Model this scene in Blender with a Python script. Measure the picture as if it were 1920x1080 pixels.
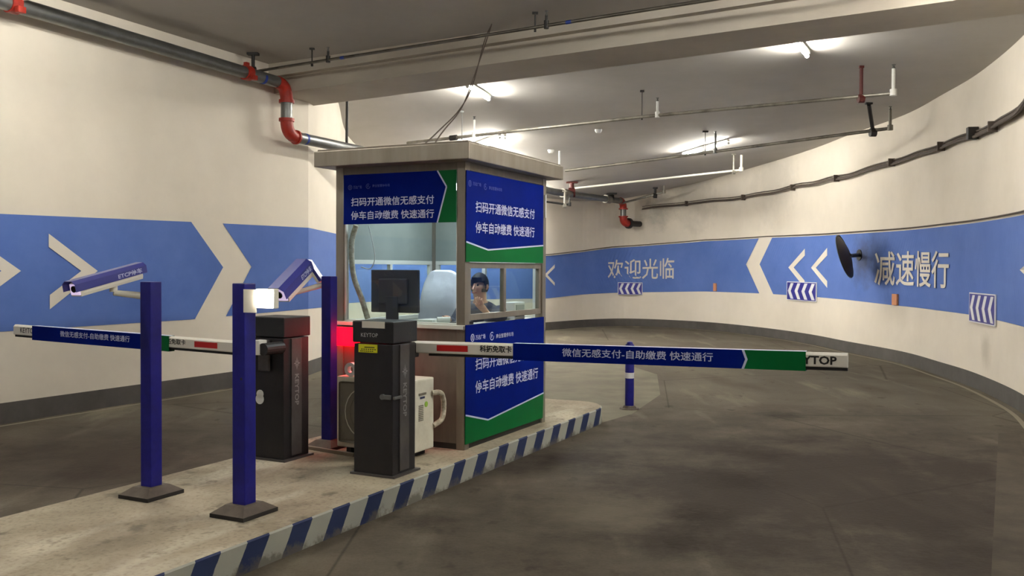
import bpy, bmesh, math, random
from mathutils import Vector, Matrix
random.seed(4)
S = bpy.context.scene
for o in list(bpy.data.objects): bpy.data.objects.remove(o)
COL = S.collection

# ------------------------------------------------------------------ camera
FPX, PITCH, ROLL, HC = 1726.04, -0.0205, 0.0049, 1.5
cd = bpy.data.cameras.new('camera'); cam = bpy.data.objects.new('camera', cd); COL.objects.link(cam)
cd.sensor_width = 36; cd.lens = FPX / 1920 * 36; cd.clip_start = .05; cd.clip_end = 200
cam.matrix_world = Matrix.Translation((0, 0, HC)) @ Matrix.Rotation(math.pi/2 + PITCH, 4, 'X') @ Matrix.Rotation(ROLL, 4, 'Z')
S.camera = cam
# ------------------------------------------------------------------ world, exposure
w = bpy.data.worlds.new('world'); S.world = w; w.use_nodes = True
w.node_tree.nodes['Background'].inputs[0].default_value = (.9, .85, .8, 1)
w.node_tree.nodes['Background'].inputs[1].default_value = 0.0
S.view_settings.view_transform = 'Standard'; S.view_settings.look = 'None'
S.view_settings.gamma = 1; S.view_settings.use_curve_mapping = False
S.view_settings.exposure = 2.84
S.cycles.max_bounces = 10; S.cycles.diffuse_bounces = 6; S.cycles.transparent_max_bounces = 16
S.cycles.sample_clamp_indirect = 8
TUBE_W = 62.0        # radiance of the fluorescent tubes

# ------------------------------------------------------------------ frames and rays (the surveyed place)
B0 = Vector((-.3451, 6.7807)); YAW = .4565
EU = Vector((math.sin(YAW), math.cos(YAW))); EV = Vector((-math.cos(YAW), math.sin(YAW)))
EU3 = Vector((EU.x, EU.y, 0)); EV3 = Vector((EV.x, EV.y, 0)); EZ = Vector((0, 0, 1))
def W(u, v, z): return Vector((B0.x + u*EU.x + v*EV.x, B0.y + u*EU.y + v*EV.y, z))
def ray(x, y):
    a, b = x-960, y-540
    c, s = math.cos(ROLL), math.sin(ROLL)
    a, b = c*a+s*b, -s*a+c*b
    X, u = a/FPX, -b/FPX
    return Vector((X, math.cos(PITCH)-u*math.sin(PITCH), math.sin(PITCH)+u*math.cos(PITCH)))
def atz(x, y, z):
    r = ray(x, y); t = (z-HC)/r.z; return Vector((0, 0, HC)) + r*t
def aty(x, y, Y):
    r = ray(x, y); return Vector((0, 0, HC)) + r*(Y/r.y)
def ceil_z(X, Y): return 4.12 - .015*X - .017*max(0, Y-14)*max(0, 6.8-X)
def below_ceiling(x, y, h):
    r = ray(x, y); lo, hi = 2.0, 45.0
    for _ in range(60):
        m = (lo+hi)/2; p = Vector((0, 0, HC)) + r*(m/r.y)
        if p.z < ceil_z(p.x, p.y)-h: lo = m
        else: hi = m
    return Vector((0, 0, HC)) + r*(lo/r.y)

# ------------------------------------------------------------------ materials
MATS = {}
def lin(c):
    return tuple((x/255/12.92 if x/255 <= .04045 else ((x/255+.055)/1.055)**2.4) for x in c)
def mat(name, rgb, rough=.6, metal=0, noise=None, bump=0, bscale=40, emit=0, emitcol=None, spec=.5, coords='Object', alpha=1):
    if name in MATS: return MATS[name]
    m = bpy.data.materials.new(name); m.use_nodes = True; nt = m.node_tree; N = nt.nodes
    p = N['Principled BSDF']; col = lin(rgb)
    p.inputs['Base Color'].default_value = (*col, 1); p.inputs['Roughness'].default_value = rough
    p.inputs['Metallic'].default_value = metal; p.inputs['Specular IOR Level'].default_value = spec
    tc = N.new('ShaderNodeTexCoord')
    if noise:
        rgb2, sc, lo, hi = noise[:4]
        n = N.new('ShaderNodeTexNoise'); n.inputs['Scale'].default_value = sc; n.inputs['Detail'].default_value = 7; n.inputs['Roughness'].default_value = .65
        mp = N.new('ShaderNodeMapping')
        if len(noise) > 4: mp.inputs['Scale'].default_value = noise[4]
        r = N.new('ShaderNodeValToRGB'); r.color_ramp.elements[0].position = lo; r.color_ramp.elements[1].position = hi
        r.color_ramp.elements[0].color = (*col, 1); r.color_ramp.elements[1].color = (*lin(rgb2), 1)
        nt.links.new(tc.outputs[coords], mp.inputs[0]); nt.links.new(mp.outputs[0], n.inputs[0])
        nt.links.new(n.outputs[0], r.inputs[0]); nt.links.new(r.outputs[0], p.inputs['Base Color'])
    if bump:
        n2 = N.new('ShaderNodeTexNoise'); n2.inputs['Scale'].default_value = bscale; n2.inputs['Detail'].default_value = 4
        b = N.new('ShaderNodeBump'); b.inputs['Strength'].default_value = bump; b.inputs['Distance'].default_value = .01
        nt.links.new(tc.outputs['Object'], n2.inputs[0]); nt.links.new(n2.outputs[0], b.inputs['Height']); nt.links.new(b.outputs[0], p.inputs['Normal'])
    if emit:
        p.inputs['Emission Color'].default_value = (*lin(emitcol or rgb), 1); p.inputs['Emission Strength'].default_value = emit
    MATS[name] = m; return m
M = {}
M['wall'] = mat('wall paint', (226, 218, 205), .85, noise=((206, 198, 185), .35, .35, .72), bump=.12, bscale=9, spec=.2)
M['skirt'] = mat('skirting grey paint', (84, 80, 77), .8, noise=((68, 65, 62), 3, .3, .7), bump=.1)
M['band'] = mat('blue mural paint', (78, 106, 174), .75, noise=((92, 119, 186), 1.2, .3, .7), bump=.05, spec=.2)
M['mural'] = mat('white mural paint', (216, 209, 198), .75, spec=.2)
M['ceiling'] = mat('ceiling paint', (188, 184, 179), .9, noise=((170, 166, 161), .5, .3, .75), bump=.15, bscale=5, spec=.15)
M['beam'] = mat('beam paint', (186, 179, 168), .9, noise=((166, 158, 147), .8, .3, .75, (1, 1, 4)), bump=.15, bscale=5, spec=.15)
M['galv'] = mat('galvanised steel', (128, 130, 130), .38, .75, noise=((110, 110, 108), 5, .35, .7))
M['steelpipe'] = mat('grey painted pipe', (150, 146, 136), .45, .5, noise=((96, 90, 82), 4, .4, .7))
M['red'] = mat('red coupling paint', (176, 42, 24), .5, noise=((130, 30, 20), 12, .3, .7))
M['darkred'] = mat('dark red bracket paint', (84, 28, 24), .6)
M['black'] = mat('black metal', (30, 28, 27), .5)
M['tapeblue'] = mat('blue tape', (30, 60, 150), .6)
M['steel'] = mat('brushed stainless steel', (158, 150, 138), .42, .65, noise=((132, 124, 112), 6, .3, .7, (1, 1, .15)))
M['steeldark'] = mat('dull stainless steel', (138, 130, 118), .5, .55, noise=((108, 100, 90), 5, .3, .7, (1, 1, .2)))
M['alu'] = mat('white aluminium frame', (218, 218, 210), .4)
M['inner'] = mat('white inner lining', (205, 207, 200), .7)
M['signblue'] = mat('sign blue film', (0, 24, 116), .7, noise=((0, 20, 102), 3, .3, .7), spec=.05)
M['signgreen'] = mat('sign green film', (0, 94, 44), .5, spec=.12)
M['signwhite'] = mat('sign white print', (192, 196, 226), .5)
M['signfaint'] = mat('sign faint print', (52, 66, 150), .5)
M['patch'] = mat('pale lit concrete patch', (118, 113, 98), .85, spec=.1, noise=((100, 95, 83), 1.6, .35, .65), bump=.3, bscale=25)  # paler concrete, with the brighter light on that floor mixed into its colour
M['linepipe'] = mat('dull steel line pipe', (104, 100, 92), .4, .6, noise=((70, 66, 60), 4, .4, .7))
M['signback'] = mat('grey sign back', (150, 156, 150), .6, noise=((132, 140, 136), 2, .3, .7))
M['postblue'] = mat('post blue paint', (22, 22, 122), .45, noise=((17, 17, 100), 9, .35, .7), bump=.1, spec=.35)
M['base'] = mat('rubber base', (98, 88, 78), .85, noise=((72, 64, 58), 9, .3, .7))
M['basedark'] = mat('rubber base edge', (34, 30, 28), .8)
M['mblack'] = mat('machine black coat', (27, 24, 27), .5, noise=((18, 16, 19), 7, .3, .7), bump=.12, bscale=120)
M['mblack2'] = mat('machine hood black', (20, 22, 24), .45, bump=.1, bscale=120)
M['mgrey'] = mat('machine grey strip', (92, 88, 88), .4, .3, noise=((70, 66, 66), 6, .3, .7))
M['mtext'] = mat('pale machine print', (176, 176, 176), .5)
M['mtextfaint'] = mat('worn machine print', (138, 136, 136), .5)
M['yellow'] = mat('yellow sticker', (208, 206, 30), .5)
M['paper'] = mat('white paper', (216, 212, 200), .7)
M['armwhite'] = mat('barrier white paint', (218, 214, 204), .4)
M['rubber'] = mat('black rubber', (16, 15, 15), .7)
M['armred'] = mat('red reflective film', (178, 18, 18), .4)
M['ink'] = mat('black ink', (14, 14, 14), .5)
M['acwhite'] = mat('ac beige plastic', (214, 212, 196), .5, noise=((190, 186, 168), 6, .35, .75))
M['acgrille'] = mat('ac grille grey', (112, 106, 92), .6)
M['hose'] = mat('wrapped hose', (204, 198, 180), .7, noise=((160, 150, 130), 30, .4, .6))
M['camwhite'] = mat('camera housing white', (222, 220, 208), .4)
M['camblue'] = mat('camera shield blue', (52, 56, 136), .4)
M['glassdark'] = mat('lens glass', (10, 10, 16), .08)
M['ledviolet'] = mat('camera lamp glow', (240, 225, 255), .4, emit=.08, emitcol=(240, 215, 255))
M['flood'] = mat('flood lamp glow', (255, 244, 230), .4, emit=14, emitcol=(255, 240, 222))
M['redled'] = mat('red led field', (255, 10, 30), .4, emit=2.2, emitcol=(255, 0, 9))
M['tube'] = mat('fluorescent tube', (255, 246, 228), .4, emit=TUBE_W, emitcol=(252, 249, 238))
M['boothlamp'] = mat('booth lamp diffuser', (255, 255, 255), .4, emit=4.5, emitcol=(240, 247, 255))
M['white'] = mat('white plastic', (214, 214, 210), .5)
M['monitor'] = mat('monitor black', (70, 66, 70), .5)
M['cloth'] = mat('white cover cloth', (222, 226, 236), .8, bump=.4, bscale=14)
M['skin'] = mat('skin', (208, 158, 130), .6)
M['hair'] = mat('hair black', (20, 17, 16), .7)
M['uniform'] = mat('dark uniform cloth', (66, 70, 84), .85, bump=.3, bscale=30)
M['trousers'] = mat('dark trousers', (36, 38, 46), .85)
M['orange'] = mat('orange reflector', (206, 140, 100), .5)
M['reflblue'] = mat('chevron board blue', (44, 42, 138), .4)
M['reflwhite'] = mat('chevron board white', (222, 222, 224), .5)
M['mirrorback'] = mat('mirror back', (44, 28, 26), .55)
M['mirror'] = mat('mirror face', (190, 195, 200), .05, 1)
M['cable'] = mat('cable sheath', (84, 74, 67), .7)
M['dust'] = mat('dusty floor line', (126, 118, 102), .9)
M['soot'] = mat('soot stain', (84, 82, 84), .9)
M['red2'] = mat('desk red', (150, 40, 30), .6)

def glass_mat():
    m = bpy.data.materials.new('window glass'); m.use_nodes = True; nt = m.node_tree; nt.nodes.clear(); N = nt.nodes
    o = N.new('ShaderNodeOutputMaterial'); t = N.new('ShaderNodeBsdfTransparent'); t.inputs[0].default_value = (.88, .93, .92, 1)
    g = N.new('ShaderNodeBsdfGlossy'); g.inputs['Roughness'].default_value = .03
    lw = N.new('ShaderNodeLayerWeight'); pw = N.new('ShaderNodeMath'); pw.operation = 'POWER'; pw.inputs[1].default_value = 4
    f = N.new('ShaderNodeMath'); f.operation = 'MULTIPLY_ADD'; f.inputs[1].default_value = .6; f.inputs[2].default_value = .03; x = N.new('ShaderNodeMixShader')
    nt.links.new(lw.outputs['Facing'], pw.inputs[0]); nt.links.new(pw.outputs[0], f.inputs[0]); nt.links.new(f.outputs[0], x.inputs[0]); nt.links.new(t.outputs[0], x.inputs[1]); nt.links.new(g.outputs[0], x.inputs[2]); nt.links.new(x.outputs[0], o.inputs[0])
    return m
M['glass'] = glass_mat()
def stain(m, centre, rad, rgb, amt, sc=3.0):
    nt = m.node_tree; N = nt.nodes; p = N['Principled BSDF']; tc = [n for n in N if n.type == 'TEX_COORD'][0]
    src = p.inputs['Base Color'].links[0].from_socket if p.inputs['Base Color'].links else None
    d = N.new('ShaderNodeVectorMath'); d.operation = 'DISTANCE'; d.inputs[1].default_value = centre
    n = N.new('ShaderNodeTexNoise'); n.inputs['Scale'].default_value = sc; n.inputs['Detail'].default_value = 8; n.inputs['Roughness'].default_value = .7
    a = N.new('ShaderNodeMath'); a.operation = 'MULTIPLY_ADD'; a.inputs[1].default_value = rad*1.6; a.inputs[2].default_value = -rad*.8
    b = N.new('ShaderNodeMath'); b.operation = 'ADD'
    r = N.new('ShaderNodeMapRange'); r.inputs[1].default_value = rad; r.inputs[2].default_value = rad*.2; r.inputs[3].default_value = 0; r.inputs[4].default_value = amt
    x = N.new('ShaderNodeMix'); x.data_type = 'RGBA'; x.inputs[7].default_value = (*lin(rgb), 1)
    L = nt.links.new; L(tc.outputs['Object'], d.inputs[0]); L(tc.outputs['Object'], n.inputs[0]); L(n.outputs[0], a.inputs[0]); L(a.outputs[0], b.inputs[0]); L(d.outputs['Value'], b.inputs[1])
    L(b.outputs[0], r.inputs[0]); L(r.outputs[0], x.inputs[0]); L(src, x.inputs[6]); L(x.outputs[2], p.inputs['Base Color'])
def floor_mat():
    m = mat('floor concrete', (104, 97, 85), .8, noise=((84, 78, 68), .55, .32, .7), bump=.35, bscale=30, spec=.07)
    nt = m.node_tree; N = nt.nodes; p = N['Principled BSDF']
    base = p.inputs['Base Color'].links[0].from_socket
    tc = [n for n in N if n.type == 'TEX_COORD'][0]
    def layer(src, colour, scale, lo, hi, mapscale=(1, 1, 1), rot=0, amount=.6, detail=6, dist=0):
        mp = N.new('ShaderNodeMapping'); mp.inputs['Scale'].default_value = mapscale; mp.inputs['Rotation'].default_value = (0, 0, rot)
        n = N.new('ShaderNodeTexNoise'); n.inputs['Scale'].default_value = scale; n.inputs['Detail'].default_value = detail; n.inputs['Distortion'].default_value = dist
        r = N.new('ShaderNodeMapRange'); r.inputs[1].default_value = lo; r.inputs[2].default_value = hi; r.inputs[4].default_value = amount
        x = N.new('ShaderNodeMix'); x.data_type = 'RGBA'; x.inputs[7].default_value = (*lin(colour), 1)
        nt.links.new(tc.outputs['Object'], mp.inputs[0]); nt.links.new(mp.outputs[0], n.inputs[0]); nt.links.new(n.outputs[0], r.inputs[0])
        nt.links.new(r.outputs[0], x.inputs[0]); nt.links.new(src, x.inputs[6]); return x.outputs[2]
    s = layer(base, (66, 59, 51), 1.1, .55, .72, (1, .35, 1), .456, .7)
    s = layer(s, (138, 130, 113), 1.6, .57, .75, (1.6, .3, 1), .456, .6, 8)
    s = layer(s, (52, 44, 37), 5, .64, .72, (1, .6, 1), .3, .55, 3)
    s = layer(s, (76, 70, 60), 60, .45, .7, amount=.35, detail=2)
    # worn tyre tracks: two rings around the bend
    vl = N.new('ShaderNodeVectorMath'); vl.operation = 'DISTANCE'; vl.inputs[1].default_value = (-3.2, 13.5, 0)
    nz = N.new('ShaderNodeTexNoise'); nz.inputs['Scale'].default_value = .6
    ad = N.new('ShaderNodeMath'); ad.operation = 'ADD'
    nt.links.new(tc.outputs['Object'], vl.inputs[0]); nt.links.new(tc.outputs['Object'], nz.inputs[0])
    nt.links.new(vl.outputs[1], ad.inputs[0]); nt.links.new(nz.outputs[0], ad.inputs[1])
    wv = N.new('ShaderNodeMath'); wv.operation = 'SINE'; mu = N.new('ShaderNodeMath'); mu.operation = 'MULTIPLY'; mu.inputs[1].default_value = 3.6
    nt.links.new(ad.outputs[0], mu.inputs[0]); nt.links.new(mu.outputs[0], wv.inputs[0])
    r = N.new('ShaderNodeMapRange'); r.inputs[1].default_value = .1; r.inputs[2].default_value = 1; r.inputs[4].default_value = .35
    x = N.new('ShaderNodeMix'); x.data_type = 'RGBA'; x.inputs[7].default_value = (*lin((76, 70, 62)), 1)
    nt.links.new(wv.outputs[0], r.inputs[0]); nt.links.new(r.outputs[0], x.inputs[0]); nt.links.new(s, x.inputs[6])
    s = x.outputs[2]
    # slab joints and cracks
    vo = N.new('ShaderNodeTexVoronoi'); vo.feature = 'DISTANCE_TO_EDGE'; vo.inputs['Scale'].default_value = .33
    mp = N.new('ShaderNodeMapping'); mp.inputs['Location'].default_value = (.7, 1.3, 0)
    nt.links.new(tc.outputs['Object'], mp.inputs[0]); nt.links.new(mp.outputs[0], vo.inputs['Vector'])
    r = N.new('ShaderNodeMapRange'); r.inputs[1].default_value = .0; r.inputs[2].default_value = .004; r.inputs[3].default_value = .55; r.inputs[4].default_value = 0
    x = N.new('ShaderNodeMix'); x.data_type = 'RGBA'; x.inputs[7].default_value = (*lin((30, 27, 24)), 1)
    nt.links.new(vo.outputs['Distance'], r.inputs[0]); nt.links.new(r.outputs[0], x.inputs[0]); nt.links.new(s, x.inputs[6])
    nt.links.new(x.outputs[2], p.inputs['Base Color']); return m
M['floor'] = floor_mat(); stain(M['floor'], (2.4, 6.2, 0), 4.6, (44, 37, 33), .86, 1.2); stain(M['floor'], (-3.2, 7.4, 0), 2.2, (54, 46, 40), .75, 1.5)
for q_, (x_, y_, r_) in enumerate([(1470, 780, .35), (1420, 850, .4), (1380, 900, .42), (1300, 965, .36), (1270, 1015, .34), (1080, 860, .5), (800, 975, .3)]):
    c_ = atz(x_, y_, 0); stain(M['floor'], tuple(c_), r_, (34, 25, 20), .6, 7)
stain(M['floor'], tuple(atz(1130, 960, 0)), .6, (100, 93, 80), .5, 4)
def island_mat():
    m = mat('island concrete', (168, 158, 139), .85, noise=((134, 124, 107), 1.3, .35, .65), bump=.4, bscale=25, spec=.1)
    nt = m.node_tree; N = nt.nodes; p = N['Principled BSDF']; base = p.inputs['Base Color'].links[0].from_socket
    tc = [n for n in N if n.type == 'TEX_COORD'][0]
    for sc, lo, hi, c, am, rs in ((2.2, .55, .7, (192, 184, 166), .7, (.4, 1.2, 1)), (5, .6, .7, (78, 71, 62), .6, (1, 1, 1)), (40, .5, .75, (92, 86, 76), .5, (1, 1, 1))):
        mp = N.new('ShaderNodeMapping'); mp.inputs['Scale'].default_value = rs
        n = N.new('ShaderNodeTexNoise'); n.inputs['Scale'].default_value = sc; n.inputs['Detail'].default_value = 7
        r = N.new('ShaderNodeMapRange'); r.inputs[1].default_value = lo; r.inputs[2].default_value = hi; r.inputs[4].default_value = am
        x = N.new('ShaderNodeMix'); x.data_type = 'RGBA'; x.inputs[7].default_value = (*lin(c), 1)
        nt.links.new(tc.outputs['Object'], mp.inputs[0]); nt.links.new(mp.outputs[0], n.inputs[0]); nt.links.new(n.outputs[0], r.inputs[0])
        nt.links.new(r.outputs[0], x.inputs[0]); nt.links.new(base, x.inputs[6]); base = x.outputs[2]
    nt.links.new(base, p.inputs['Base Color']); return m
M['island'] = island_mat()
def kerb_mat():
    m = bpy.data.materials.new('kerb stripes'); m.use_nodes = True; nt = m.node_tree; N = nt.nodes; p = N['Principled BSDF']; p.inputs['Roughness'].default_value = .75
    tc = N.new('ShaderNodeTexCoord'); sx = N.new('ShaderNodeSeparateXYZ'); nt.links.new(tc.outputs['Object'], sx.inputs[0])
    nz = N.new('ShaderNodeTexNoise'); nz.inputs['Scale'].default_value = 26; nz.inputs['Detail'].default_value = 5; nt.links.new(tc.outputs['Object'], nz.inputs[0])
    def mth(op, a, b):
        n = N.new('ShaderNodeMath'); n.operation = op
        for i, q in enumerate((a, b)):
            if isinstance(q, (int, float)): n.inputs[i].default_value = q
            else: nt.links.new(q, n.inputs[i])
        return n.outputs[0]
    k = mth('ADD', mth('MULTIPLY', sx.outputs[2], -.62), sx.outputs[0])
    k = mth('ADD', k, .62*.155+.065); k = mth('ADD', k, mth('MULTIPLY', nz.outputs[0], .012))
    k = mth('FRACT', mth('ADD', mth('DIVIDE', k, .3415), 40), 0)
    st = mth('LESS_THAN', k, .47)
    x = N.new('ShaderNodeMix'); x.data_type = 'RGBA'; x.inputs[6].default_value = (*lin((150, 150, 140)), 1); x.inputs[7].default_value = (*lin((12, 32, 74)), 1)
    nt.links.new(st, x.inputs[0])
    n2 = N.new('ShaderNodeTexNoise'); n2.inputs['Scale'].default_value = 5; n2.inputs['Detail'].default_value = 8; n2.inputs['Roughness'].default_value = .75; nt.links.new(tc.outputs['Object'], n2.inputs[0])
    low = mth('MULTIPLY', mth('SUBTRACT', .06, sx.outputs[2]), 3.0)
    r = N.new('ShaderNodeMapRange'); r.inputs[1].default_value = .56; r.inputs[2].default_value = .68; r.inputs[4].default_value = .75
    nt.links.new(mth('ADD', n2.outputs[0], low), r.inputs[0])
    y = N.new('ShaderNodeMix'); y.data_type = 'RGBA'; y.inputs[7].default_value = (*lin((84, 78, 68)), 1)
    nt.links.new(r.outputs[0], y.inputs[0]); nt.links.new(x.outputs[2], y.inputs[6]); nt.links.new(y.outputs[2], p.inputs['Base Color'])
    return m
M['kerb'] = kerb_mat()

# ------------------------------------------------------------------ mesh builder
class MB:
    def __init__(s): s.v = []; s.f = []; s.m = []; s.mats = []
    def mi(s, m):
        if m not in s.mats: s.mats.append(m)
        return s.mats.index(m)
    def face(s, pts, m):
        i = len(s.v); s.v += [Vector(p) for p in pts]; s.f.append(tuple(range(i, i+len(pts)))); s.m.append(s.mi(m))
    def box(s, o, ax, ay, az, m, bev=0.0):
        """box from corner o along three full edge vectors, edges chamfered by bev"""
        o = Vector(o); ax, ay, az = Vector(ax), Vector(ay), Vector(az)
        bm = bmesh.new(); vs = []
        for k in (0, 1):
            for j in (0, 1):
                for i in (0, 1): vs.append(bm.verts.new(o+ax*i+ay*j+az*k))
        for q in ((0, 2, 3, 1), (4, 5, 7, 6), (0, 1, 5, 4), (2, 6, 7, 3), (0, 4, 6, 2), (1, 3, 7, 5)): bm.faces.new([vs[t] for t in q])
        if bev: bmesh.ops.bevel(bm, geom=list(bm.edges), offset=bev, segments=2, profile=.6, affect='EDGES')
        s.bm(bm, m)
    def bm(s, bm, m):
        i = len(s.v); bm.verts.index_update()
        s.v += [v.co.copy() for v in bm.verts]
        k = s.mi(m)
        for f in bm.faces: s.f.append(tuple(i+v.index for v in f.verts)); s.m.append(k)
        bm.free()
    def ubox(s, u0, u1, v0, v1, z0, z1, m, bev=0.0):
        s.box(W(u0, v0, z0), EU3*(u1-u0), EV3*(v1-v0), EZ*(z1-z0), m, bev)
    def tube(s, pts, r, m, n=12, caps=True):
        pts = [Vector(p) for p in pts]; rings = []; k = s.mi(m)
        rr = r if isinstance(r, (list, tuple)) else [r]*len(pts)
        prev = None
        for i, p in enumerate(pts):
            d = (pts[min(i+1, len(pts)-1)] - pts[max(i-1, 0)])
            d.normalize()
            if prev is None:
                a = Vector((0, 0, 1)) if abs(d.z) < .9 else Vector((1, 0, 0))
                x = d.cross(a).normalized()
            else: x = (prev - d*prev.dot(d)).normalized()
            prev = x; y = d.cross(x)
            st = len(s.v)
            for j in range(n):
                t = 2*math.pi*j/n; s.v.append(p + (x*math.cos(t)+y*math.sin(t))*rr[i])
            rings.append(st)
        for a, b in zip(rings, rings[1:]):
            for j in range(n):
                s.f.append((a+j, a+(j+1) % n, b+(j+1) % n, b+j)); s.m.append(k)
        if caps:
            s.f.append(tuple(rings[0]+j for j in range(n))[::-1]); s.m.append(k)
            s.f.append(tuple(rings[-1]+j for j in range(n))); s.m.append(k)
    def prism(s, poly, d, m):
        """closed polygon (3-D points) extruded by vector d"""
        n = len(poly); i = len(s.v); k = s.mi(m); d = Vector(d)
        s.v += [Vector(p) for p in poly] + [Vector(p)+d for p in poly]
        s.f.append(tuple(range(i, i+n))[::-1]); s.m.append(k); s.f.append(tuple(range(i+n, i+2*n))); s.m.append(k)
        for j in range(n): s.f.append((i+j, i+(j+1) % n, i+n+(j+1) % n, i+n+j)); s.m.append(k)
    def text(s, txt, fn, m, bold=.0, stretch=True):
        """fn maps (a,b) in the unit square to a 3-D point"""
        vs, fs = text_shape(txt, bold); i = len(s.v); k = s.mi(m)
        s.v += [Vector(fn(a, b)) for a, b in vs]
        for f in fs: s.f.append(tuple(i+t for t in f)); s.m.append(k)
TC = {}
def text_shape(txt, bold):
    key = (txt, bold)
    if key in TC: return TC[key]
    c = bpy.data.curves.new('t', 'FONT'); c.body = txt; c.size = 1; c.resolution_u = 2; c.offset = bold; c.fill_mode = 'BOTH'
    o = bpy.data.objects.new('t', c); COL.objects.link(o)
    dg = bpy.context.evaluated_depsgraph_get(); dg.update(); me = o.evaluated_get(dg).to_mesh()
    vs = [(v.co.x, v.co.y) for v in me.vertices]; fs = [tuple(p.vertices) for p in me.polygons]
    o.evaluated_get(dg).to_mesh_clear(); bpy.data.objects.remove(o); bpy.data.curves.remove(c)
    if not vs: TC[key] = ([], []); return TC[key]
    x0, x1 = min(v[0] for v in vs), max(v[0] for v in vs); y0, y1 = min(v[1] for v in vs), max(v[1] for v in vs)
    vs = [((x-x0)/(x1-x0), (y-y0)/(y1-y0)) for x, y in vs]
    TC[key] = (vs, fs); return TC[key]
def quadfn(tl, tr, br, bl, off=Vector((0, 0, 0))):
    tl, tr, br, bl = map(Vector, (tl, tr, br, bl))
    return lambda a, b: (bl*(1-a)+br*a)*(1-b) + (tl*(1-a)+tr*a)*b + off

def put(name, mb, parent=None, org=Vector((0, 0, 0)), smooth=False):
    me = bpy.data.meshes.new(name); me.from_pydata([tuple(v-org) for v in mb.v], [], mb.f)
    for m in mb.mats: me.materials.append(m)
    me.polygons.foreach_set('material_index', mb.m)
    bm = bmesh.new(); bm.from_mesh(me); bmesh.ops.remove_doubles(bm, verts=bm.verts, dist=1e-5)
    if not name.startswith(('wall', 'floor', 'ceiling')): bmesh.ops.recalc_face_normals(bm, faces=bm.faces)
    bm.to_mesh(me); bm.free()
    if smooth:
        for p in me.polygons: p.use_smooth = True
        try: me.set_sharp_from_angle(angle=math.radians(40))
        except Exception: pass
    o = bpy.data.objects.new(name, me); COL.objects.link(o)
    if parent is not None: o.parent = parent
    return o
class Thing:
    def __init__(s, name, label, cat, loc, group=None):
        s.org = Vector(loc); s.e = bpy.data.objects.new(name, None); COL.objects.link(s.e); s.e.empty_display_size = .1
        s.e.location = s.org; s.e['label'] = label; s.e['category'] = cat
        if group: s.e['group'] = group
    def part(s, name, mb, parent=None, smooth=False, label=None):
        o = put(name, mb, parent or s.e, s.org, smooth)
        if label: o['label'] = label
        return o
def single(name, mb, label, cat, loc, group=None, smooth=False, kind=None):
    loc = Vector(loc); o = put(name, mb, None, loc, smooth); o.location = loc
    o['label'] = label; o['category'] = cat
    if group: o['group'] = group
    if kind: o['kind'] = kind
    return o
def structure(name, mb, smooth=False):
    o = put(name, mb, None, Vector((0, 0, 0)), smooth); o['kind'] = 'structure'; return o

# ------------------------------------------------------------------ the wall plan
def pxD(px, D): return Vector(((ray(px, 505).x/ray(px, 505).y)*D, D))
flat = [Vector(W(-13.5, 4.91, 0)[:2]), Vector(W(-6, 4.91, 0)[:2]), Vector(W(0, 4.91, 0)[:2]), Vector(W(3, 4.91, 0)[:2]), pxD(578, 12.84)]
ctrl = [pxD(632, 14.3), pxD(662, 16.5), Vector((-2.1, 18.8)), Vector((-.7, 20.7)), pxD(1027, 22.6), pxD(1100, 23.9), pxD(1170, 24.5), pxD(1250, 24.0),
        pxD(1340, 22.8), pxD(1440, 20.7), pxD(1520, 18.8), pxD(1588, 17.0), pxD(1692, 14.9), pxD(1766, 13.15), pxD(1834, 11.7), pxD(1920, 9.75),
        Vector((4.7, 7.9)), Vector((4.05, 5.6)), Vector((3.7, 3.0)), Vector((3.6, 0)), Vector((3.6, -4.5))]
def catmull(P, n):
    out = []; P = [P[0]*2-P[1]] + P + [P[-1]*2-P[-2]]
    for i in range(1, len(P)-2):
        a, b, c, d = P[i-1:i+3]
        for k in range(n):
            t = k/n; out.append(.5*((2*b)+(c-a)*t+(2*a-5*b+4*c-d)*t*t+(3*b-a-3*c+d)*t**3))
    out.append(P[-2]); return out
plan = []
for a, b in zip(flat, flat[1:]):
    for k in range(6): plan.append(a.lerp(b, k/6))
plan.append(flat[-1]); ncorner = len(plan)-1
plan += catmull(ctrl, 8)
arc = [0]
for a, b in zip(plan, plan[1:]): arc.append(arc[-1]+(b-a).length)
def wall_at(s, z, off=0.0):
    s = max(0, min(arc[-1]-1e-4, s))
    i = max(j for j in range(len(arc)-1) if arc[j] <= s)
    t = (s-arc[i])/(arc[i+1]-arc[i]); a, b = plan[i], plan[i+1]; p = a.lerp(b, t)
    def nrm(j):
        j0, j1 = max(0, j-1), min(len(plan)-1, j+1)
        if j in (ncorner,): j0 = j-1; j1 = j
        d = (plan[j1]-plan[j0]).normalized(); return Vector((d.y, -d.x))
    n = nrm(i).lerp(nrm(i+1), t).normalized()
    return Vector((p.x+n.x*off, p.y+n.y*off, z))
def wall_hit(px, py):
    r = ray(px, py); d = Vector((r.x, r.y)); best = None
    for i, (a, b) in enumerate(zip(plan, plan[1:])):
        e = b-a; den = d.x*e.y-d.y*e.x
        if abs(den) < 1e-9: continue
        t = (a.x*e.y-a.y*e.x)/den; q = (a.x*d.y-a.y*d.x)/den
        if t > .1 and -1e-6 <= q <= 1+1e-6 and (best is None or t < best[0]): best = (t, arc[i]+q*(arc[i+1]-arc[i]))
    t, s = best; return s, HC + r.z*t
def interp(x, tab):
    if x <= tab[0][0]: return tab[0][1]
    for (a, p), (b, q) in zip(tab, tab[1:]):
        if x <= b: return p+(q-p)*(x-a)/max(1e-9, b-a)
    return tab[-1][1]
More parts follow.
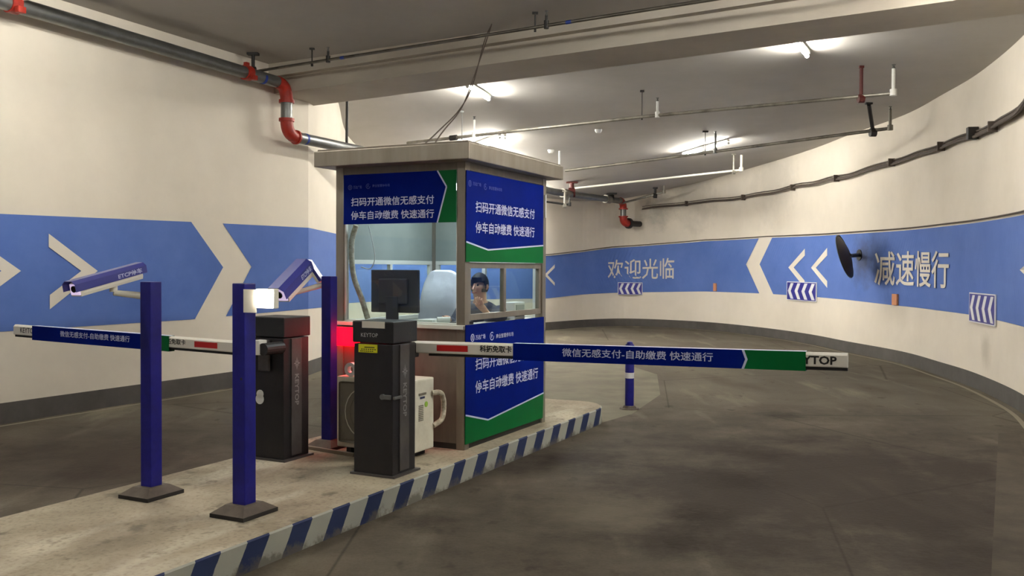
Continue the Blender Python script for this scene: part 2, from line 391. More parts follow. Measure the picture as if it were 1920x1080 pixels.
TOP = sorted(wall_hit(*p) for p in [(0, 401), (358, 416), (578, 427), (1027, 480), (1090, 473), (1150, 465), (1233, 459.5), (1320, 452.5), (1440, 446), (1579, 440), (1732, 429), (1919, 403)])
BOT = sorted(wall_hit(*p) for p in [(0, 622), (358, 599), (578, 579), (1027, 559.5), (1094, 552), (1205, 548), (1320, 546.5), (1422, 550), (1588, 562), (1677, 572.6), (1819, 590), (1919, 612.5)])
def wall_section(i0, i1, name):
    mb = MB(); rows = None
    for i in range(i0, i1):
        c = []
        for j in (i, i+1):
            p = plan[j]; zt = ceil_z(p.x, p.y)+.06
            c.append([Vector((p.x, p.y, z)) for z in (0, .2, zt)])
        for k, m in ((0, 'skirt'), (1, 'wall')):
            mb.face([c[0][k], c[0][k+1], c[1][k+1], c[1][k]], M[m])
    return mb
def strip(mb, L, R, m, off, step=.1):
    """surface patch on the wall between two edges given as lists of (s, z)"""
    n = max(1, int(max(abs(R[i][0]-L[i][0]) for i in range(len(L)))/step))
    for i in range(len(L)-1):
        for k in range(n):
            q = []
            for (a, b, t) in ((L[i], R[i], k/n), (L[i], R[i], (k+1)/n), (L[i+1], R[i+1], (k+1)/n), (L[i+1], R[i+1], k/n)):
                q.append(wall_at(a[0]+(b[0]-a[0])*t, a[1]+(b[1]-a[1])*t, off))
            mb.face(q, m)
def band(mb, L, R, off=.004, nz=2):
    """blue band whose ends L and R are lists of s at top, middle, bottom"""
    n = max(2, int(abs(R[1]-L[1])/.1)); fr = (0, .47, 1)
    def P(t, k):
        s = L[k]+(R[k]-L[k])*t; zt, zb = interp(s, TOP), interp(s, BOT)
        return wall_at(s, zt+(zb-zt)*fr[k], off)
    for k in range(2):
        for i in range(n): mb.face([P(i/n, k), P((i+1)/n, k), P((i+1)/n, k+1), P(i/n, k+1)], M['band'])
def H(*pp): return [wall_hit(*p) for p in pp]
split = max(i for i in range(len(plan)) if plan[i].y > 20 and plan[i].x < -.6)
wl = wall_section(0, split, 'wall_left'); wr = wall_section(split, len(plan)-1, 'wall_right')
sL1 = [h[0] for h in H((358, 416), (418, 504), (365, 598))]
sL2 = [h[0] for h in H((417, 419), (471, 505), (423, 592))]
sc = arc[ncorner]
band(wl, [.3]*3, sL1); band(wl, sL2, [sc]*3)
band(wl, [sc]*3, [arc[split]]*3)
sR1 = [h[0] for h in H((1423, 447), (1399, 498), (1424, 550))]
sR2 = [h[0] for h in H((1448, 446), (1424.5, 497), (1450, 552))]
band(wr, [arc[split]]*3, sR1); band(wr, sR2, [arc[-1]-.3]*3)
def chev(mb, outer, inner, m='mural', off=.011):
    o, i = H(*outer), H(*inner)
    strip(mb, [o[0], o[1]], [i[0], i[1]], M[m], off); strip(mb, [o[1], o[2]], [i[1], i[2]], M[m], off)
chev(wl, [(90, 438), (182, 508), (92, 580)], [(90, 463), (151, 508), (92, 553)])
dS = wall_hit(182, 508)[0]-wall_hit(38, 508)[0]
cL = [(s-dS, z) for s, z in H((90, 438), (182, 508), (92, 580), (90, 463), (151, 508), (92, 553))]
strip(wl, [cL[0], cL[1]], [cL[3], cL[4]], M['mural'], .011); strip(wl, [cL[1], cL[2]], [cL[4], cL[5]], M['mural'], .011)
chev(wr, [(1510, 466), (1479, 501.5), (1509.5, 540)], [(1510, 479), (1489, 501.5), (1509.5, 526)])
chev(wr, [(1552, 464.5), (1521.5, 502), (1552, 540)], [(1552, 479), (1530.5, 502), (1552, 527)])
chev(wr, [(1039.5, 495.6), (1020, 515.5), (1039.5, 536)], [(1039.5, 502), (1026, 515.5), (1039.5, 530)])
chev(wr, [(1960, 465), (1914, 506), (1960, 552)], [(1960, 485), (1927, 506), (1960, 534)])
def wtext(mb, txt, px0, px1, top, bot, bold):
    a0, zt0 = wall_hit(px0, top[0]); a1, zt1 = wall_hit(px1, top[1]); _, zb0 = wall_hit(px0, bot[0]); _, zb1 = wall_hit(px1, bot[1])
    mb.text(txt, lambda a, b: wall_at(a0+(a1-a0)*a, (zb0+(zb1-zb0)*a)*(1-b)+(zt0+(zt1-zt0)*a)*b, .018), M['mural'], bold)
wtext(wr, '欢迎光临', 1139, 1265, (487, 483), (524, 523), .008)
wtext(wr, '减速慢行', 1642, 1782, (471, 470), (535, 542), .01)
def wp(px, py): q = wall_hit(px, py); return wall_at(*q, 0)
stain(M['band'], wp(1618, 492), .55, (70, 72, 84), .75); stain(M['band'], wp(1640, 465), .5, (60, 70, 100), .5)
stain(M['wall'], wp(1235, 398), .55, (120, 118, 112), .6, 5); stain(M['wall'], wp(1300, 370), 1.0, (170, 164, 154), .6); stain(M['wall'], wp(1848, 656), .28, (190, 182, 168), .8)
stain(M['wall'], wp(1450, 335), 1.2, (180, 174, 164), .5)
structure('wall_left', wl); structure('wall_right', wr)
mb = MB(); a, b = plan[0], plan[-1]
mb.face([(a.x, a.y, 0), (b.x, b.y, 0), (b.x, b.y, 4.3), (a.x, a.y, 4.3)], M['wall']); structure('wall_back', mb)
# floor
mb = MB(); poly = [(p.x, p.y, 0) for p in plan]
mb.face([(-14, -8, 0), (9, -8, 0), (9, 27, 0), (-14, 27, 0)], M['floor'])
for i in range(len(plan)-1):
    if plan[i].y < 4 and plan[i].x > 0: break
    q = [wall_at(s, .002, o) for s, o in ((arc[i], .08), (arc[i+1], .08), (arc[i+1], .13), (arc[i], .13))]
    if i not in (ncorner-1, ncorner): mb.face(q, M['dust'])
for pp in ([(1025, 672), (1150, 676), (1232, 702), (1238, 740), (1185, 776), (1130, 792), (1060, 800), (1020, 770)], [(1872, 812), (1912, 812), (1950, 1090), (1858, 1090)]):  # first polygon: paler concrete with some of the floor's lighting painted in
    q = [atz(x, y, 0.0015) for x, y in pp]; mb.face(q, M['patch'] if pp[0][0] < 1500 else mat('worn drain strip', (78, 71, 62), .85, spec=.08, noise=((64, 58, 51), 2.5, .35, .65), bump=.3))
structure('floor', mb)
# ceiling
mb = MB(); xs = [-14+i*.75 for i in range(32)]; ys = [-8+i*.7 for i in range(51)]
for x0, x1 in zip(xs, xs[1:]):
    for y0, y1 in zip(ys, ys[1:]):
        mb.face([(x, y, ceil_z(x, y)) for x, y in ((x0, y0), (x0, y1), (x1, y1), (x1, y0))], M['ceiling'])
structure('ceiling', mb, True)
# cross beam
ZB = 3.8
f0, f1 = atz(598, 197, ZB), atz(1920, 25, ZB); n0, n1 = atz(600, 164, ZB), atz(1300, 68, ZB)
fd = (f1-f0).normalized(); nd = (n1-n0).normalized()
F0, F1 = f0-fd*.25, f1+fd*.95; N0, N1 = n0-nd*.95, n0+nd*((F1-n0).dot(nd)-.35)
mb = MB()
top = 4.35
up = EZ*(top-ZB); st = Vector((fd.y, -fd.x, 0))
mb.v += [N0, N1, F1, F0, N0+up, N1+up, F1+up, F0+up]; k = mb.mi(M['beam'])
for q in ((0, 1, 2, 3), (4, 7, 6, 5), (0, 4, 5, 1), (2, 6, 7, 3), (1, 5, 6, 2), (3, 7, 4, 0)): mb.f.append(q); mb.m.append(k)
# shallow step along the near side of the beam
s0, s1 = N0+st*.11+EZ*.2, N1+st*.11+EZ*.2
mb.box(s0, s1-s0, -st*.13, EZ*.4, M['beam'])
structure('trim_1', mb)

# ------------------------------------------------------------------ traffic island
def isl_outline():
    P = [(-7.5, -.155), (2.35, -.155)]
    for k in range(1, 7):
        t = k/7*math.pi/2; P.append((2.35+.47*math.sin(t), -.155+.34*(1-math.cos(t))))
    P += [(2.82, .19), (2.8, 1.0)]
    for k in range(1, 6):
        t = k/6*math.pi/2; P.append((2.45+.35*math.cos(t), 1.0+.33*math.sin(t)))
    P += [(2.45, 1.33), (-7.5, 1.33)]
    return P
mb = MB(); P = isl_outline(); Q = []
cx = lambda p, d: (p[0], p[1]+d) if p[1] < .1 else (p[0]-d*.7, p[1])
top_ = [(p[0] - (.01 if p[0] > 2.5 else 0), p[1] + (.01 if p[1] < .2 else (-.01 if p[1] > 1.2 else 0))) for p in P]
n = len(P)
mb.v += [Vector((p[0], p[1], 0)) for p in P] + [Vector((p[0], p[1], .147)) for p in P] + [Vector((p[0], p[1], .155)) for p in top_]
kk, kt = mb.mi(M['kerb']), mb.mi(M['island'])
for i in range(n):
    j = (i+1) % n; mb.f.append((i, j, n+j, n+i)); mb.m.append(kk); mb.f.append((n+i, n+j, 2*n+j, 2*n+i)); mb.m.append(kk)
mb.f.append(tuple(range(2*n, 3*n))); mb.m.append(kt)
isl = single('traffic_island', mb, 'raised concrete island with blue and white striped kerb carrying the ticket booth', 'traffic island', (0, 0, 0))
isl.location = (B0.x, B0.y, 0); isl.rotation_euler = (0, 0, math.atan2(EU.y, EU.x))
ZI = .155

# ------------------------------------------------------------------ ticket booth
UB, VB = 1.47, 1.178; ZF, ZS, ZW, ZT = .2, 1.083, 1.55, 2.235
booth = Thing('ticket_booth', 'stainless steel ticket booth with blue and green banners on the traffic island', 'booth', W(UB/2, VB/2, ZI))
T = .075
for (u0, v0) in ((.004, .004), (UB-T, .004), (.004, VB-T), (UB-T, VB-T)):
    mb = MB(); mb.ubox(u0, u0+T-.004, v0, v0+T-.004, ZI, 2.3, M['steel'], .004); booth.part('corner_post', mb)
# roof
mb = MB(); mb.ubox(-.14, UB+.12, -.105, VB+.1, 2.29, 2.41, M['steel'], .006)
mb.ubox(-.12, UB+.1, -.085, VB+.08, 2.405, 2.425, M['steeldark'])
rf = booth.part('roof', mb)
mb = MB(); mb.ubox(.01, UB-.01, .01, VB-.01, ZT, 2.3, M['steeldark']); booth.part('header', mb)
mb = MB(); mb.ubox(.08, UB-.08, .08, VB-.08, 2.2, 2.234, M['inner']); booth.part('ceiling_panel', mb)
mb = MB(); mb.ubox(.3, 1.1, .45, .6, 2.17, 2.2, M['boothlamp']); booth.part('ceiling_lamp', mb, label='glowing white strip lamp')
mb = MB(); mb.ubox(.02, UB-.02, .02, VB-.02, ZI, ZF+.02, M['black']); booth.part('plinth', mb)
# lower panels
def wallpanel(side, z0, z1, name, m, inner=None):
    mb = MB(); t = .03
    a = dict(left=(.012, .012+t, T, VB-T), right=(T, UB-T, .012, .012+t), far=(UB-.012-t, UB-.012, T, VB-T), back=(T, UB-T, VB-.012-t, VB-.012))[side]
    mb.ubox(a[0], a[1], a[2], a[3], z0, z1, m)
    if inner:
        b = dict(left=(a[1], a[1]+.008, a[2], a[3]), right=(a[0], a[1], a[3], a[3]+.008), far=(a[0]-.008, a[0], a[2], a[3]), back=(a[0], a[1], a[2]-.008, a[2]))[side]
        mb.ubox(*b, z0, z1, inner)
    return booth.part(name, mb)
for s_ in ('left', 'right', 'far', 'back'): wallpanel(s_, ZF, ZS-.03, 'lower_panel', M['steeldark'], M['inner'])
for s_ in ('far', 'back'): wallpanel(s_, ZW+.02, ZT, 'upper_panel', M['signback'], M['signback'])
# sills and window frames
mb = MB(); mb.ubox(-.03, UB-.01, .0, .06, ZS-.035, ZS-.005, M['steel']); mb.ubox(-.035, .06, 0, VB, ZS-.03, ZS, M['alu'], .003)
booth.part('window_sill', mb)
def frame(side, a0, a1, z0, z1, mull, name='window_frame', wdt=.03, d=.035, m=None):
    m = m or M['alu']; mb = MB()
    def bx(p0, p1, q0, q1):
        if side in ('left', 'far'):
            u = .018 if side == 'left' else UB-.018-d; mb.ubox(u, u+d, p0, p1, q0, q1, m, .003)
        else:
            v = .018 if side == 'right' else VB-.018-d; mb.ubox(p0, p1, v, v+d, q0, q1, m, .003)
    bx(a0, a1, z1-wdt, z1); bx(a0, a1, z0, z0+wdt); bx(a0, a0+wdt, z0+wdt, z1-wdt); bx(a1-wdt, a1, z0+wdt, z1-wdt)
    for q in mull: bx(q-wdt/2, q+wdt/2, z0+wdt, z1-wdt)
    fr = booth.part(name, mb)
    g = MB()
    if side in ('left', 'far'):
        u = .034 if side == 'left' else UB-.038; g.ubox(u, u+.004, a0+wdt*.6, a1-wdt*.6, z0+wdt*.6, z1-wdt*.6, M['glass'])
    else:
        v = .034 if side == 'right' else VB-.038; g.ubox(a0+wdt*.6, a1-wdt*.6, v, v+.004, z0+wdt*.6, z1-wdt*.6, M['glass'])
    booth.part('glass_pane', g, fr)
frame('left', T, VB-T, ZS, ZT, [], wdt=.012)
frame('right', T, UB-T, ZS+.03, ZW, [.69], wdt=.045, m=M['steel'])
frame('far', T, VB-T, ZS-.03, ZW+.02, [.6], wdt=.035)
frame('back', T, UB-T, ZS-.03, ZW+.02, [.72], wdt=.035)
# advertising banners
TXT1, TXT2 = '扫码开通微信无感支付', '停车自动缴费 快速通行'
def onL(v, z, off=0): return W(-.001-off, v, z)
def onR(u, z, off=0): return W(u, -.001-off, z)
def banner(P, blue, green, line, txts, logos, name):
    mb = MB()
    for poly, m in ((blue, 'signblue'), (green, 'signgreen')):
        pts = [P(a, b, .004) for a, b in poly]; mb.prism(pts, P(0, 0, 0)-P(0, 0, .004), M[m])
    for (a, b), (c, d) in zip(line, line[1:]):
        h = .006
        dx, dz = c-a, d-b; L = math.hypot(dx, dz); nx, nz = -dz/L*h, dx/L*h
        mb.face([P(a+nx, b+nz, .0055), P(c+nx, d+nz, .0055), P(c-nx, d-nz, .0055), P(a-nx, b-nz, .0055)], M['signwhite'])
    for t, a0, a1, z0, z1, m, bo in txts:
        mb.text(t, quadfn(P(a0, z1, .0058), P(a1, z1, .0058), P(a1, z0, .0058), P(a0, z0, .0058)), M[m], bo)
    for (ca, cz, r, kind, m) in logos:
        n = 20; a_end = 2*math.pi if kind == 'ring' else 5.4; st0 = 0 if kind == 'ring' else .9
        for k in range(n):
            t0, t1 = st0+(a_end-0)*k/n, st0+(a_end)*(k+1)/n
            mb.face([P(ca+math.cos(t)*q, cz+math.sin(t)*abs(q), .0058) for t, q in ((t0, r), (t1, r), (t1, r*.78), (t0, r*.78))], M[m])
        if kind == 'ring':
            for k in (-.35, 0, .35):
                mb.face([P(ca+(k-.08)*r, cz-.6*abs(r), .0058), P(ca+(k+.08)*r, cz-.6*abs(r), .0058), P(ca+(k+.08)*r, cz+.6*abs(r), .0058), P(ca+(k-.08)*r, cz+.6*abs(r), .0058)], M[m])
        else:
            mb.text('P', quadfn(P(ca-.3*r, cz+.4*abs(r), .0058), P(ca+.3*r, cz+.4*abs(r), .0058), P(ca+.3*r, cz-.4*abs(r), .0058), P(ca-.3*r, cz-.4*abs(r), .0058)), M[m], .04)
    return booth.part(name, mb)
LG1, LG2 = '万达广场', '商业智慧停车场'
banner(onL, [(1.093, 1.845), (.236, 1.845), (.158, 2.11), (.237, 2.232), (1.093, 2.232)], [(.236, 1.845), (.076, 1.845), (.076, 2.232), (.237, 2.232), (.158, 2.11)],
       [(.236, 1.845), (.158, 2.11), (.237, 2.232)],
       [(TXT1, 1.02, .265, 1.985, 2.052, 'signwhite', .012), (TXT2, 1.02, .265, 1.88, 1.947, 'signwhite', .012), (LG1, 1.0, .92, 2.12, 2.146, 'signfaint', .02), (LG2, .82, .66, 2.128, 2.15, 'signfaint', .01)],
       [(1.03, 2.133, -.02, 'ring', 'signfaint'), (.86, 2.137, -.02, 'p', 'signfaint')], 'upper_banner')
banner(onR, [(.004, 1.7), (.351, 1.647), (1.385, 1.706), (1.385, 2.226), (.004, 2.226)], [(.004, 1.553), (1.385, 1.553), (1.385, 1.706), (.351, 1.647), (.004, 1.7)],
       [(.004, 1.7), (.351, 1.647), (1.385, 1.706)],
       [(TXT1, .145, 1.2, 1.925, 2.01, 'signwhite', .012), (TXT2, .145, 1.2, 1.77, 1.857, 'signwhite', .012), (LG1, .1, .23, 2.122, 2.15, 'signfaint', .02), (LG2, .36, .58, 2.112, 2.14, 'signfaint', .01)],
       [(.055, 2.133, .024, 'ring', 'signfaint'), (.3, 2.128, .024, 'p', 'signfaint')], 'upper_banner')
banner(onR, [(0.002, .418), (.363, .333), (1.408, .418), (1.41, 1.085), (0.002, 1.085)], [(.002, .2), (1.395, .2), (1.408, .418), (.363, .333), (.002, .418)],
       [(.002, .418), (.363, .333), (1.408, .418)],
       [(TXT1, .152, 1.285, .735, .825, 'signwhite', .012), (TXT2, .152, 1.285, .56, .655, 'signwhite', .012), (LG1, .15, .31, .965, 1.003, 'signwhite', .015), (LG2, .49, .8, .955, .99, 'signwhite', .008)],
       [(.105, .985, .03, 'ring', 'signwhite'), (.42, .978, .034, 'p', 'signwhite')], 'lower_banner')
mb = MB(); mb.tube([W(1.43, -.005, 1.95), W(1.43, -.005, 2.15)], .008, M['white'], 8); booth.part('door_edge_strip', mb)
# hose inside the left window and cord
mb = MB(); mb.tube(catmull([W(.06, 1.02, 1.84), W(.07, 1.07, 1.7), W(.08, 1.06, 1.45), W(.1, .99, 1.25), W(.12, .95, 1.1)], 6), .022, M['hose'], 12, True)
booth.part('duct_hose', mb, smooth=True, label='pale flexible hose hanging inside the window')
mb = MB(); mb.tube(catmull([W(.1, .93, 1.84), W(.1, .89, 1.7), W(.1, .87, 1.58), W(.1, .91, 1.5), W(.1, 1.0, 1.51)], 6), .004, M['white'], 6); booth.part('cord', mb)
# red led sign on the outside below the sill
rd = Thing('led_display', 'red glowing display box under the booth window sill', 'led display', W(-.02, .9, .95))
mb = MB(); mb.ubox(-.06, -.003, .64, VB-.01, .9, 1.045, M['black'], .003); rd.part('case', mb)
mb = MB(); mb.ubox(-.075, -.06, .65, VB-.015, .9, 1.04, M['redled']); mb.ubox(-.06, -.012, .65, VB-.015, .894, .9, M['redled']); rd.part('screen', mb, label='glowing red screen with an added glow strip underneath')  # bottom strip added so red light grazes the panel below

# ------------------------------------------------------------------ inside the booth
ds = Thing('desk', 'pale desk inside the booth behind the windows', 'desk', W(.3, .6, ZF+.02))
mb = MB(); mb.ubox(.08, .5, .085, VB-.085, 1.045, 1.075, M['alu'], .004); ds.part('desk_top', mb)
for u_, v_ in ((.1, .1), (.46, .1), (.1, VB-.12), (.46, VB-.12)):
    mb = MB(); mb.ubox(u_-.02, u_+.02, v_-.02, v_+.02, ZF+.02, 1.045, M['alu']); ds.part('leg', mb)
mo = Thing('computer_monitor', 'dark flat computer monitor seen from behind on the booth desk', 'monitor', W(.25, .76, 1.075))
mb = MB(); mb.ubox(.2, .235, .535, .975, 1.15, 1.49, M['monitor'], .008); mb.ubox(.17, .2, .62, .89, 1.22, 1.42, M['monitor'], .012); mo.part('housing', mb)
mb = MB(); mb.ubox(.235, .238, .55, .96, 1.165, 1.475, M['glassdark']); mo.part('screen', mb)
mb = MB(); mb.ubox(.165, .185, .7, .81, 1.08, 1.28, M['monitor'], .004); mb.ubox(.12, .3, .65, .86, 1.075, 1.085, M['monitor'], .003); mo.part('stand', mb)
# chair with white cover
ch = Thing('office_chair', 'high-backed office chair wrapped in a white cover behind the monitor', 'chair', W(.9, .74, ZF+.02))
def soft(mb, c, ax, ay, az, m, bev):
    mb.box(c-ax/2-ay/2-az/2, ax, ay, az, m, bev)
mb = MB(); bm = bmesh.new(); bmesh.ops.create_cube(bm, size=1)
bmesh.ops.subdivide_edges(bm, edges=bm.edges, cuts=5, use_grid_fill=True)
for v in bm.verts:
    x, y, z = v.co*2; q = (abs(x)**4+abs(y)**4+abs(z)**4)**.25; k = 1/max(q, .01)*max(abs(x), abs(y), abs(z))
    x, y, z = x*k, y*k, z*k
    b = .02*math.sin(7*y+3*z)+.015*math.sin(11*z)
    v.co = W(.86+x*.055+b+.04*(z+.2)**2, .72+y*.2*(1-.08*z), 1.19+z*.3)
mb.bm(bm, M['cloth']); ch.part('cover', mb, smooth=True, label='white wrinkled cover over the backrest')
mb = MB(); mb.ubox(.55, .9, .5, .94, .62, .7, M['monitor'], .02); ch.part('seat', mb)
mb = MB(); mb.tube([W(.74, .72, .3), W(.74, .72, .62)], .03, M['black']); ch.part('stem', mb)
mb = MB()
for k in range(5):
    t = k*2*math.pi/5; mb.tube([W(.74, .72, .3), W(.74+.24*math.cos(t), .72+.2*math.sin(t), .245)], .016, M['black'], 8)
ch.part('star_base', mb)
# small desk things
mb = MB(); mb.tube([W(.1, .3, 1.105), W(.16, .22, 1.105)], .028, M['white'], 16); single('paper_roll', mb, 'white receipt roll lying on the desk by the booth corner', 'paper roll', W(.13, .26, 1.077), smooth=True)
mb = MB(); mb.ubox(.1, .3, .09, .19, 1.075, 1.1, M['monitor'], .006); single('card_reader', mb, 'small dark card reader on the desk beside the white roll', 'card reader', W(.2, .15, 1.075))
mb = MB(); mb.ubox(.08, .3, .33, .48, 1.075, 1.11, M['white'], .004); single('document_tray', mb, 'white tray on the desk right of the monitor', 'tray', W(.2, .4, 1.075))
sd = Thing('side_counter', 'narrow white counter under the lane side window', 'counter', W(1.0, .2, ZF+.02))
mb = MB(); mb.ubox(.52, 1.38, .07, .19, 1.045, 1.075, M['alu'], .004); sd.part('counter_top', mb)
mb = MB(); mb.ubox(.54, 1.36, .06, .08, ZF+.02, 1.045, M['inner']); sd.part('support_panel', mb)
mb = MB(); mb.ubox(1.0, 1.2, .08, .18, 1.075, 1.22, M['white'], .008); mb.ubox(1.02, 1.18, .075, .08, 1.1, 1.2, M['signback']); single('payment_terminal', mb, 'white box terminal on the counter behind the right pane', 'terminal', W(1.1, .13, 1.075))
mb = MB(); mb.tube([W(.82, .13, 1.075), W(.82, .13, 1.16)], [.03, .034], M['white'], 16); single('paper_cup', mb, 'small white cup on the side counter behind the window divider', 'cup', W(.82, .13, 1.075), smooth=True)

# ------------------------------------------------------------------ attendant
def skin_obj(name, pts, edges, radii, m, parent, org, sub=2, root=0):
    me = bpy.data.meshes.new(name); me.from_pydata([tuple(Vector(p)-org) for p in pts], edges, [])
    o = bpy.data.objects.new(name, me); COL.objects.link(o); me.materials.append(m)
    md = o.modifiers.new('skin', 'SKIN'); md.use_smooth_shade = True
    if not me.skin_vertices: pass
    for i, r in enumerate(radii):
        rr = r if isinstance(r, tuple) else (r, r); me.skin_vertices[0].data[i].radius = rr
    me.skin_vertices[0].data[root].use_root = True
    sb = o.modifiers.new('sub', 'SUBSURF'); sb.levels = sub; sb.render_levels = sub
    dg = bpy.context.evaluated_depsgraph_get(); dg.update()
    me2 = bpy.data.meshes.new_from_object(o.evaluated_get(dg)); o.modifiers.clear(); o.data = me2
    me2.materials.clear(); me2.materials.append(m)
    for p in me2.polygons: p.use_smooth = True
    o.name = name
    if parent: o.parent = parent
    return o
pe = Thing('person', 'seated booth attendant in dark uniform resting a hand near the window', 'person', W(.98, .33, ZF+.02))
# faces -u (towards the monitor and the camera), leaning to the lane window
pel, che, nck = W(.98, .36, .68), W(.9, .34, 1.02), W(.84, .32, 1.2)
hb, ht = W(.8, .31, 1.3), W(.775, .305, 1.4)
shR, shL = W(.85, .17, 1.13), W(.86, .49, 1.13)
elR, wrR, paR = W(.72, .13, 1.06), W(.61, .15, 1.16), W(.56, .165, 1.2)
elL, wrL, paL = W(.7, .52, .98), W(.53, .45, 1.1), W(.46, .43, 1.11)
knR, knL = W(.6, .27, .7), W(.6, .47, .7)
pts = [pel, che, nck, hb, ht, shR, elR, wrR, paR, shL, elL, wrL, paL]
ed = [(0, 1), (1, 2), (2, 3), (3, 4), (2, 5), (5, 6), (6, 7), (7, 8), (2, 9), (9, 10), (10, 11), (11, 12)]
ra = [.1, .085, .042, .062, .072, .035, .03, .024, (.018, .036), .035, .03, .024, (.018, .036)]
# fingers
def fingers(base, dirv, side, upv):
    for k in range(4):
        b = base + side*(.018*(1.5-k)); i = len(pts); L = (.07, .078, .074, .06)[k]
        pts.extend([b+dirv*.035, b+dirv*(.035+L*.5)+upv*.012, b+dirv*(.03+L*.85)-upv*.012]); ra.extend([.009, .008, .007])
        ed.extend([(bi, i), (i, i+1), (i+1, i+2)])
    i = len(pts); pts.extend([base-side*(-.034), base+side*.048+dirv*.03]); ra.extend([.01, .008]); ed.extend([(bi, i), (i, i+1)])
bi = 8; fingers(paR, (-EU3*.55+EZ*.8).normalized(), EV3, -EU3)
bi = 12; fingers(paL, (-EU3*.95-EZ*.2).normalized(), -EV3, EZ)
body = skin_obj('body', pts, ed, ra, M['skin'], pe.e, pe.org, 1)
cp = [W(.98, .36, .7), W(.92, .345, .95), W(.87, .33, 1.12), W(.845, .322, 1.215), shR, W(.77, .14, 1.07), W(.72, .13, 1.06), W(.63, .147, 1.14), shL, W(.78, .51, 1.03), W(.7, .52, .98), W(.55, .457, 1.085), knR, W(.58, .27, .35), knL, W(.58, .47, .35)]
skin_obj('uniform', cp, [(0, 1), (1, 2), (2, 3), (2, 4), (4, 5), (5, 6), (6, 7), (2, 8), (8, 9), (9, 10), (10, 11), (0, 12), (12, 13), (0, 14), (14, 15)],
         [(.2, .2), (.2, .2), (.17, .2), .105, .1, .085, .075, .062, .1, .085, .075, .062, .11, .08, .11, .08], M['uniform'], pe.e, pe.org, 1)
# face: nose, eyes, ears; hair cap
fc = (hb+ht)/2; fwd = (-EU3-EZ*.25).normalized()
mb = MB(); bm = bmesh.new(); bmesh.ops.create_uvsphere(bm, u_segments=16, v_segments=10, radius=1)
for v in bm.verts: v.co = fc + EZ*.02 + EU3*.012 + EU3*(v.co.x*.09)+EV3*(v.co.y*.078)+EZ*(v.co.z*.102)
dele = [f for f in bm.faces if (f.calc_center_median()-fc).dot(EU3) < -.035 and (f.calc_center_median()-fc).z < .07 or (f.calc_center_median()-fc).z < -.045]
bmesh.ops.delete(bm, geom=dele, context='FACES'); mb.bm(bm, M['hair']); pe.part('hair', mb, smooth=True)
mb = MB(); mb.tube([fc-EU3*.07+EZ*.02, fc-EU3*.088-EZ*.005, fc-EU3*.1-EZ*.02], [.007, .01, .012], M['skin'], 8)
pe.part('nose', mb, smooth=True)
for s_ in (-1, 1): mb = MB(); mb.tube([fc+EV3*s_*.072-EZ*.02, fc+EV3*s_*.082+EZ*.0, fc+EV3*s_*.078+EZ*.022], [.007, .011, .008], M['skin'], 8); pe.part('ear', mb, smooth=True)
for s_ in (-1, 1): mb = MB(); mb.tube([fc-EU3*.072+EV3*s_*.03+EZ*.018, fc-EU3*.08+EV3*s_*.03+EZ*.018], .009, M['ink'], 8); pe.part('eye', mb)
mb = MB(); mb.tube([fc-EU3*.078+EV3*.022-EZ*.045, fc-EU3*.084-EZ*.048, fc-EU3*.078-EV3*.022-EZ*.045], .005, M['red2'], 6)
pe.part('mouth', mb)
st = Thing('stool', 'low stool under the seated attendant in the booth', 'stool', W(1.0, .36, ZF+.02))
mb = MB(); mb.tube([W(1.0, .36, .5), W(1.0, .36, .56)], .16, M['monitor'], 20); st.part('seat', mb, smooth=True)
for k in range(4):
    t = math.pi/4+k*math.pi/2; mb = MB(); mb.tube([W(1.0+.1*math.cos(t), .36+.1*math.sin(t), .5), W(1.0+.15*math.cos(t), .36+.15*math.sin(t), ZF+.02)], .012, M['black'], 8); st.part('leg', mb)

